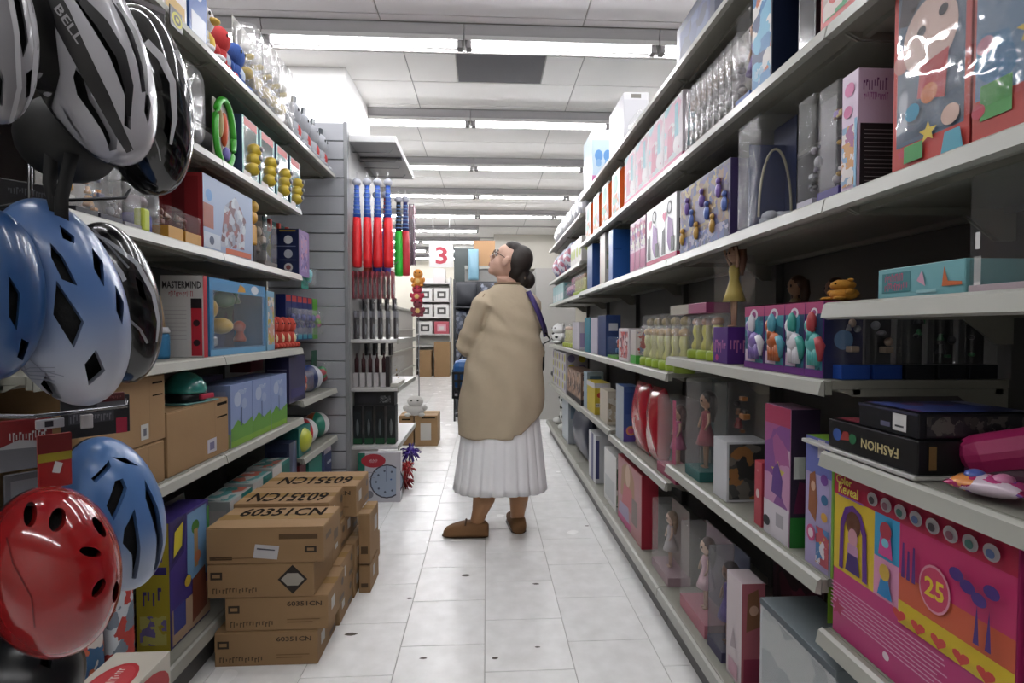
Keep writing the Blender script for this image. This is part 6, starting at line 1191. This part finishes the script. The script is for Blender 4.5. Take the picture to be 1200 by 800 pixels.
q0 = atY(40, 488, .80); q1 = atY(100, 481, .92); q2 = atY(148, 476, .99); 
MB().tube([(-1.40, .88, q0.z), q0, q1, q2, q2+Vector((0, 0, .012))], .0035, 8).obj('hook', CHR, rk)
MB().tube([atY(35, 120, .80), atY(35, 310, .80)], .003, 6).obj('wire', CHR, rk)
# ---------------- header cards and packs among the helmets
def card(label, px, py, Y, wpx, hpx, c, els, rz=-40, d=.006, name='header_card', cat='card'):
    p = atY(px, py, Y); k = Y/FPX; t = thing(name, label, cat, p, math.radians(rz+90)); b_box(t, wpx*k*1.25, hpx*k, d, c=c, els=els); return t
card('dark grey card with a pale word, above the lower blue helmet', 72, 516, .93, 52, 46, '#2b2b2f', [('F','r',(.1,.35,.75,.62),'#55555c'), ('F','r',(.78,.0,.95,.40),'#c02a4a'), ('F','r',(.5,.7,.95,.9),'#8f8f96'), ('F','w',(.12,.38,.72,.6),'#8f8f98')])
card('small dark red card above the hook tip', 112, 472, .96, 22, 10, '#5a1418', [('F','w',(.1,.3,.9,.7),'#b06a6a')])
card('red card with a white word at the edge of the rack', -6, 555, .80, 40, 58, '#8f1c20', [('F','r',(0,0,1,.45),'#7a7a80'), ('F','w',(.25,.55,.9,.75),'#d9d2d2'), ('F','p',[(.0,.45),(.4,.6),(1,.5),(1,.4)],'#b9b9bc')])
card('clear shrink pack hung behind the red helmet', 6, 640, .86, 46, 80, mat('#6f6d72', .2), [('F','r',(.1,.4,.9,.9),'#85838a')])
card('red strap card with a yellow band and white tag above the red helmet', 45, 575, .76, 24, 62, '#b01a1c', [('F','r',(0,.50,1,.66),'#a8951c'), ('F','p',[(.40,.30),(.62,.26),(.72,.44),(.50,.50)],'#e2dcdc'), ('F','r',(0,.66,1,1),'#7a1418')])
card('white price tag hanging on the lower hook', 95, 503, .90, 9, 16, '#d8d4d4', [], name='price_tag', cat='price tag')
card('white price tag over the red card', 42, 504, .80, 20, 11, '#c9c9d2', [('F','r',(.3,.2,.6,.8),'#3a3a44')], name='price_tag', cat='price tag')
card('dark card with a red emblem behind the deep blue helmet', 2, 300, .95, 26, 64, '#221418', [('F','c',(.5,.6,.35),'#8f2228'), ('F','w',(.2,.1,.8,.2),'#8f7f80')])
card('black card hung under the grey and white slotted helmet', -6, 262, .92, 44, 52, '#171518', [('F','w',(.2,.7,.8,.85),'#5a5a60')])
card('grey card with small white print behind the white helmet', 146, 44, 1.02, 32, 50, '#3a3638', [('F','w',(.1,.6,.9,.8),'#a9a4a6'), ('F','r',(.1,.2,.9,.28),'#8a8486'), ('F','r',(.1,.34,.8,.40),'#8a8486'), ('F','r',(0,.88,1,1),'#7a7478')])
card('black card with large grey letters at the top of the rack', 118, 26, .98, 24, 40, '#1c1a1e', [('F','w',(.05,.2,.95,.8),'#6a686e')])
# ================================================================ the woman
PY = 2.86
def wp(px, py, Y=PY): return atY(px, py, Y)
def remesh(mb, voxel, m, name, parent, smooth=8, fac=.5, disp=None):
    o = link('tmp', mb.mesh('tmp', None)); md = o.modifiers.new('r', 'REMESH'); md.mode = 'VOXEL'; md.voxel_size = voxel; md.use_smooth_shade = True
    sm = o.modifiers.new('s', 'SMOOTH'); sm.factor = fac; sm.iterations = smooth
    dg = bpy.context.evaluated_depsgraph_get(); me = bpy.data.meshes.new_from_object(o.evaluated_get(dg)); bpy.data.objects.remove(o)
    if disp: disp(me)
    for p in me.polygons: p.use_smooth = True; p.material_index = 0
    me.materials.clear(); me.materials.append(m); me.name = name
    return link(name, me, parent)
wb = wp(585, 628)
woman = thing('person', 'woman with dark hair in a bun, beige cardigan and white pleated skirt, looking up', 'person', (0, 0, 0))
SKIN = mat('!#c9a390', .5, vary=.05, vs=10); LEGM = '#a8744c'
# head frame: face turned along the shelf line and tipped up
tilt = math.radians(30); F = Vector((-math.cos(tilt)*.985, .17, math.sin(tilt))).normalized(); S_ = F.cross(Vector((0, 0, 1))).normalized(); U = S_.cross(F).normalized()
HC = wp(598, 307)
HM = Matrix((F, S_, U)).transposed().to_4x4(); HM.translation = HC
def hp(f, s, u): return HM @ Vector((f, s, u))
b = MB()
b.ell((0, 0, .012), (.092, .073, .097), 24, 16, HM); b.ell((.030, 0, -.052), (.062, .056, .058), 20, 12, HM); b.ell((.066, 0, -.092), (.024, .028, .022), 14, 9, HM)
b.ell((.058, 0, .030), (.034, .058, .045), 16, 10, HM); b.ell((.045, .034, -.035), (.040, .026, .035), 12, 8, HM); b.ell((.045, -.034, -.035), (.040, .026, .035), 12, 8, HM)
b.tube([hp(.084, 0, .012), hp(.096, 0, -.008), hp(.110, 0, -.030), hp(.098, 0, -.042)], [.010, .012, .013, .012], 10)
for s in (-1, 1):
    b.ell((.098, s*.010, -.038), (.010, .009, .008), 10, 7, HM); b.ell((.008, s*.084, -.014), (.019, .013, .032), 12, 8, HM)
b.ell((.090, 0, -.060), (.013, .022, .007), 12, 7, HM); b.ell((.087, 0, -.071), (.013, .020, .008), 12, 7, HM)
nb = wp(598, 337); 
b.tube([hp(-.028, 0, -.040), hp(-.020, 0, -.085), nb+Vector((0, .02, 0)), nb+Vector((.005, .01, -.08))], [.056, .055, .060, .085], 16)
# trunk, arms and hands (under the clothes)
def ring(pxl, pxr, py, dep, n=24, Y=PY, ex=.85):
    a = wp(pxl, py, Y); c = wp(pxr, py, Y); cx = (a.x+c.x)/2; hw = (c.x-a.x)/2
    return [(cx+hw*math.copysign(abs(math.cos(q))**ex, math.cos(q)), Y+dep*math.copysign(abs(math.sin(q))**ex, math.sin(q)), a.z) for q in [2*math.pi*i/n for i in range(n)]]
b.loft([ring(l+6, r-6, y, d) for l, r, y, d in ((576,612,342,.06), (563,622,352,.09), (560,626,380,.11), (556,628,420,.12), (553,628,450,.13), (553,628,480,.13), (556,626,505,.12))])
shL = wp(567, 358, 2.80); elL = wp(546, 404, 2.84); wrL = wp(553, 411, 3.12); shR = wp(621, 357, 2.90); elR = wp(628, 412, 2.95); wrR = wp(607, 408, 3.16)
def hand(b, w_, d, upv):
    d = d.normalized(); s = d.cross(upv).normalized(); n = s.cross(d)
    b.tube([w_, w_+d*.03, w_+d*.08], [.026, .034, .036], 10)
    for i, (o_, L) in enumerate(((-.030, .062), (-.010, .072), (.010, .068), (.029, .052))):
        k = w_+d*.085+s*o_
        b.tube([k-d*.02, k+d*L*.45+n*.004, k+d*L*.8-n*.012, k+d*L*.95-n*.030], [.0095, .009, .0085, .008], 8)
    k = w_+d*.035-s*.030
    b.tube([k, k+d*.02-s*.022, k+d*.045-s*.030-n*.01, k+d*.062-s*.026-n*.018], [.013, .011, .010, .009], 8)
for sh, el, wr in ((shL, elL, wrL), (shR, elR, wrR)):
    b.tube([sh, sh.lerp(el, .5), el, el.lerp(wr, .5), wr], [.046, .042, .037, .034, .026], 12); hand(b, wr, wr-el, Vector((0, 0, 1)))
# legs
def leg(pts):
    b.tube([wp(x, y, Y) for x, y, Y, r in pts], [r for *_, r in pts], 16)
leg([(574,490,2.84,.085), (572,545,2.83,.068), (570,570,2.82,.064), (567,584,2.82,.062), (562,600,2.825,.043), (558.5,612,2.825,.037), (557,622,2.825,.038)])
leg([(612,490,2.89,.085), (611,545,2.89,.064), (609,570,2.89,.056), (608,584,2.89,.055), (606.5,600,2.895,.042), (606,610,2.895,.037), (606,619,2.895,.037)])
# feet inside the shoes
fL0 = wp(562, 625, 2.82); fL1 = wp(535, 626, 2.80); fL0.z = .04; fL1.z = .03
fR0 = wp(606, 620, 2.89); fR0.z = .04; fR1 = fR0+Vector((.03, .16, -.015))
b.tube([fL0, fL0.lerp(fL1, .5), fL1], [.034, .032, .024], 12); b.tube([fR0, fR0.lerp(fR1, .5), fR1], [.034, .032, .024], 12)
def tone(me): pass
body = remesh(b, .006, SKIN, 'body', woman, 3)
body.data.materials.append(mat('!#a0744f', .5))   # leg skin in darker tan: difference in light put into the colour
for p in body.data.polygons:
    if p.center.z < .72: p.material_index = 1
# face details
e = MB()
for s in (-1, 1): e.ell((.080, s*.031, -.001), (.011, .012, .010), 12, 8, HM)
eo = e.obj('eye', mat('#e8e2dc', .2), body)
e = MB()
for s in (-1, 1): e.ell((.088, s*.031, .000), (.005, .006, .006), 10, 6, HM)
e.obj('iris', '#3a2418', body)
e = MB()
for s in (-1, 1): e.tube([hp(.088, s*.014, .020), hp(.088, s*.032, .026), hp(.078, s*.050, .020)], [.003, .0035, .002], 6)
e.obj('eyebrow', '#2b1c15', body)
e = MB(); e.ell((.099, 0, -.0605), (.005, .019, .005), 12, 6, HM); e.ell((.096, 0, -.070), (.005, .017, .006), 12, 6, HM); e.obj('lips', mat('#b5685e', .4), body)
g = MB()
for s in (-1, 1): g.tube([hp(.100+.002*math.cos(q), s*.033+.024*math.cos(q), .000+.020*math.sin(q)) for q in [2*math.pi*i/20 for i in range(21)]], .0026, 6); g.tube([hp(.098, s*.056, .006), hp(.05, s*.076, .006), hp(-.008, s*.083, .002)], .0022, 6)
g.tube([hp(.102, -.010, .004), hp(.104, 0, .007), hp(.102, .010, .004)], .0022, 6)
g.obj('glasses', mat('#3a211c', .25), body)
# hair: swept back into a low bun
HAIR = mat('#2e231c', .6, vary=.25, vs=40, bump=.35, bs=90)
q = MB(); q.ell((-.037, 0, .028), (.080, .079, .092), 24, 16, HM); q.ell((-.056, 0, -.010), (.052, .068, .076), 20, 12, HM); q.ell((.010, 0, .070), (.062, .062, .046), 18, 10, HM)
bu = wp(619, 328, PY+.02); q.ell(tuple(bu), (.040, .045, .050), 16, 10); q.tube([hp(-.085, 0, -.02), hp(-.10, 0, -.06), bu], [.045, .042, .035], 12)
hr = remesh(q, .005, HAIR, 'hair', woman, 4)
cl_ = wp(614.5, 325, PY-.04); MB().ell(tuple(cl_), (.009, .010, .016), 10, 6, None).obj('hair_tie', mat('#a08c78', .6), hr)
# cardigan
BEI = mat('#dcc9ab', .9, vary=.05, vs=16, bump=.6, bs=26)
c = MB(); rows = [(580,611,333,.062), (571,617,340,.085), (562,624,348,.10), (561,628,358,.115), (560,631,375,.13), (556,634,398,.14), (547,636,420,.15), (541,637,445,.16), (538,637,470,.165)]
rg = [ring(l, r, y, d, 40) for l, r, y, d in rows]
zl = wp(540, 510).z; zr = wp(634, 478).z; xl = wp(537, 500).x; xm = wp(604, 500).x; xr = wp(636, 480).x
last = []
for (x, y, z) in ring(536, 635, 495, .165, 40):
    u = max(0, (x-xm)/(xr-xm)); last.append((x, y, zl+(zr-zl)*min(1, u)**1.15))
rg.append(last); c.loft(rg)
c.tube([wp(572,350,2.85), shL, shL.lerp(elL, .5), elL, elL.lerp(wrL, .45), elL.lerp(wrL, .8)], [.062, .072, .066, .062, .056, .050], 16)
c.tube([wp(615,352,2.88), shR, shR.lerp(elR, .5), elR, elR.lerp(wrR, .45), elR.lerp(wrR, .8)], [.062, .068, .064, .058, .052, .048], 16)
_p0, _p1 = wp(574, 352, 2.78), wp(558, 412, 2.78)
def xcr(z): return _p0.x+(_p1.x-_p0.x)*(z-_p0.z)/(_p1.z-_p0.z)
def folds(me):
    # soft cloth folds running down the back and round the elbow
    for v in me.vertices:
        x, y, z = v.co; n = v.normal
        f = .006*math.sin(38*x+5*math.sin(6*z)+9*z)*max(0, min(1, (1.30-z)*2)) + .004*math.sin(60*z+22*x)*max(0, 1-abs(z-1.12)*6)
        if y < PY:
            f -= .016*math.exp(-((x-xcr(z))/.012)**2)*max(0, min(1, (1.345-z)*8))*max(0, min(1, (z-1.06)*12))
        d = abs((x-wp(588, 380).x)*.7+(z-wp(588, 380).z)*.7); f -= .007*math.exp(-(d/.016)**2)*math.exp(-((x-wp(583, 380).x)/.07)**2)
        v.co = v.co + n*f
cd = remesh(c, .010, BEI, 'cardigan', woman, 6, disp=folds)
cb_ = MB(); cb_.tube([(p[0]*1.0, p[1], p[2]+.004) for p in ring(580,611,333.5,.062, 24)]+[ring(580,611,333.5,.062, 24)[0]], .006, 8); cb_.obj('neckband', mat('#9a8062', .9), cd)
sm_ = MB(); sm_.tube([wp(568,344,2.77), wp(560,356,2.77), wp(556,366,2.78)], .002, 6); sm_.obj('seam', mat('#957c60', .9), cd)
# pleated skirt
sk = MB(); N = 180; rings = []
for j in range(13):
    v = j/12; y = 462+(571-462)*v; L_ = 547-15*v; R_ = 629+11*v; rr = []
    base = ring(L_, R_, y, .125+.075*v, N, PY, 1.0); cx = sum(p[0] for p in base)/N
    for i, p in enumerate(base):
        ph = (i/N*22) % 1.0; k = 1+(.004+.026*v)*(1 if ph < .66 else -1.4+2.2*abs(ph-.83)/.17)*.9
        q_ = math.sin(2*math.pi*i/N)
        rr.append((cx+(p[0]-cx)*k, PY+(p[1]-PY)*k, p[2]+(.006*math.sin(2*math.pi*i/N*3) if j == 12 else 0)))
    rings.append(rr)
sko = sk.loft(rings, True, False).obj('skirt', mat('!#e4e4e6', .8, vary=.02, vs=10), woman); md = sko.modifiers.new('t', 'SOLIDIFY'); md.thickness = .003
# moccasins
SH = mat('#96693a', .75, vary=.1, vs=30, bump=.3, bs=120)
def shoe(h, d, name):
    d = d.normalized(); s = Vector((d.y, -d.x, 0)); rr = []
    for t, wd, ht in ((-.050,.026,.062), (-.035,.042,.080), (.02,.047,.086), (.07,.048,.084), (.115,.049,.074), (.155,.046,.060), (.185,.036,.046), (.20,.016,.028)):
        rr.append([h+d*t+s*wd*math.copysign(abs(math.cos(q))**.7, math.cos(q))+Vector((0, 0, max(0, ht*.5+ht*.5*math.copysign(abs(math.sin(q))**.7, math.sin(q))))) for q in [2*math.pi*i/20 for i in range(20)]])
    o = MB().loft([[tuple(p) for p in r] for r in rr]).obj('shoe', SH, woman)
    so = MB().loft([[tuple(h+d*t+s*wd*1.2*math.cos(q)+Vector((0, 0, .006+.005*math.sin(q)))) for q in [2*math.pi*i/16 for i in range(16)]] for t, wd in ((-.048,.024),(-.03,.036),(.06,.040),(.13,.044),(.18,.034),(.207,.012))]).obj('sole', '#4a3320', o)
    MB().tube([h+d*.075+s*a_+Vector((0, 0, (.092-14*a_*a_))) for a_ in (-.04, -.02, 0, .02, .04)], .005, 6).obj('strap', '#6a4828', o)
hL = wp(562, 628, 2.82); hL.z = 0; shoe(hL, Vector((-1, .05, 0)), 'l')
hR = wp(607, 623, 2.88); hR.z = 0; shoe(hR, Vector((-.10, 1, 0)), 'r')
lm = MB()
# shoulder bag on the woman's far side
bg = thing('shoulder_bag', 'purple-strapped dark shoulder bag worn by the woman', 'bag', tuple(wp(637, 400, 2.9)), 0)
inv = bg.location
st = [wp(619,341,2.80), wp(625,352,2.765), wp(632,368,2.76), wp(638,384,2.80), wp(640,394,2.88)]
vs = []; fs = []
for i, p in enumerate(st):
    for k in (-.5, .5): vs.append(tuple(p-inv+Vector((.026*k, .01*k, .010*k))))
for i in range(len(st)-1): fs.append((2*i, 2*i+1, 2*i+3, 2*i+2))
so = MB().add(vs, fs, True).obj('strap', mat('#3d2a78', .6), bg); md = so.modifiers.new('t', 'SOLIDIFY'); md.thickness = .004
MB().tube([tuple(wp(634,385,2.84)-inv), tuple(wp(641,392,2.85)-inv), tuple(wp(645,398,2.93)-inv), tuple(wp(638,402,3.0)-inv)], .005, 8).obj('cord', '#18181c', bg)
MB().rbox(-.10, .10, -.18, .02, .20, -.01, .02).obj('bag', mat('#22222a', .5), bg)

# basket with a blue bag carried before the woman
h0_ = wp(553, 411, 3.12)+Vector((-.03, .14, -.02))
bk = thing('shopping_basket', 'dark shopping basket with a bright blue bag, carried on the arm of the woman', 'basket', (wp(530, 440, 3.2).x, 3.16, wp(530, 466, 3.2).z), 0)
b = MB()
for k in range(9): b.rbox(.0+.035*k, 0, 0, .016+.035*k, .006, .16, .001); b.rbox(.0+.035*k, .214, 0, .016+.035*k, .22, .16, .001)
for z in (0, .05, .10, .15): b.rbox(0, 0, z, .30, .004, z+.016, .001); b.rbox(0, .216, z, .30, .22, z+.016, .001); b.rbox(0, 0, z, .004, .22, z+.016, .001); b.rbox(.296, 0, z, .30, .22, z+.016, .001)
b.box(0, 0, 0, .30, .22, .006)
b.obj('basket', mat('#2c3036', .45), bk)
iv = Vector(bk.location)
MB().tube([(.0, .11, .16), (.06, .11, .27), (.13, .10, .31), (.22, .11, .27), (.30, .11, .16)], .008, 8).obj('handle', mat('#1c1e22', .4), bk)
MB().rbox(.004, .02, .05, .18, .20, .235, .04).obj('bag', mat('#2a78c8', .4), bk)
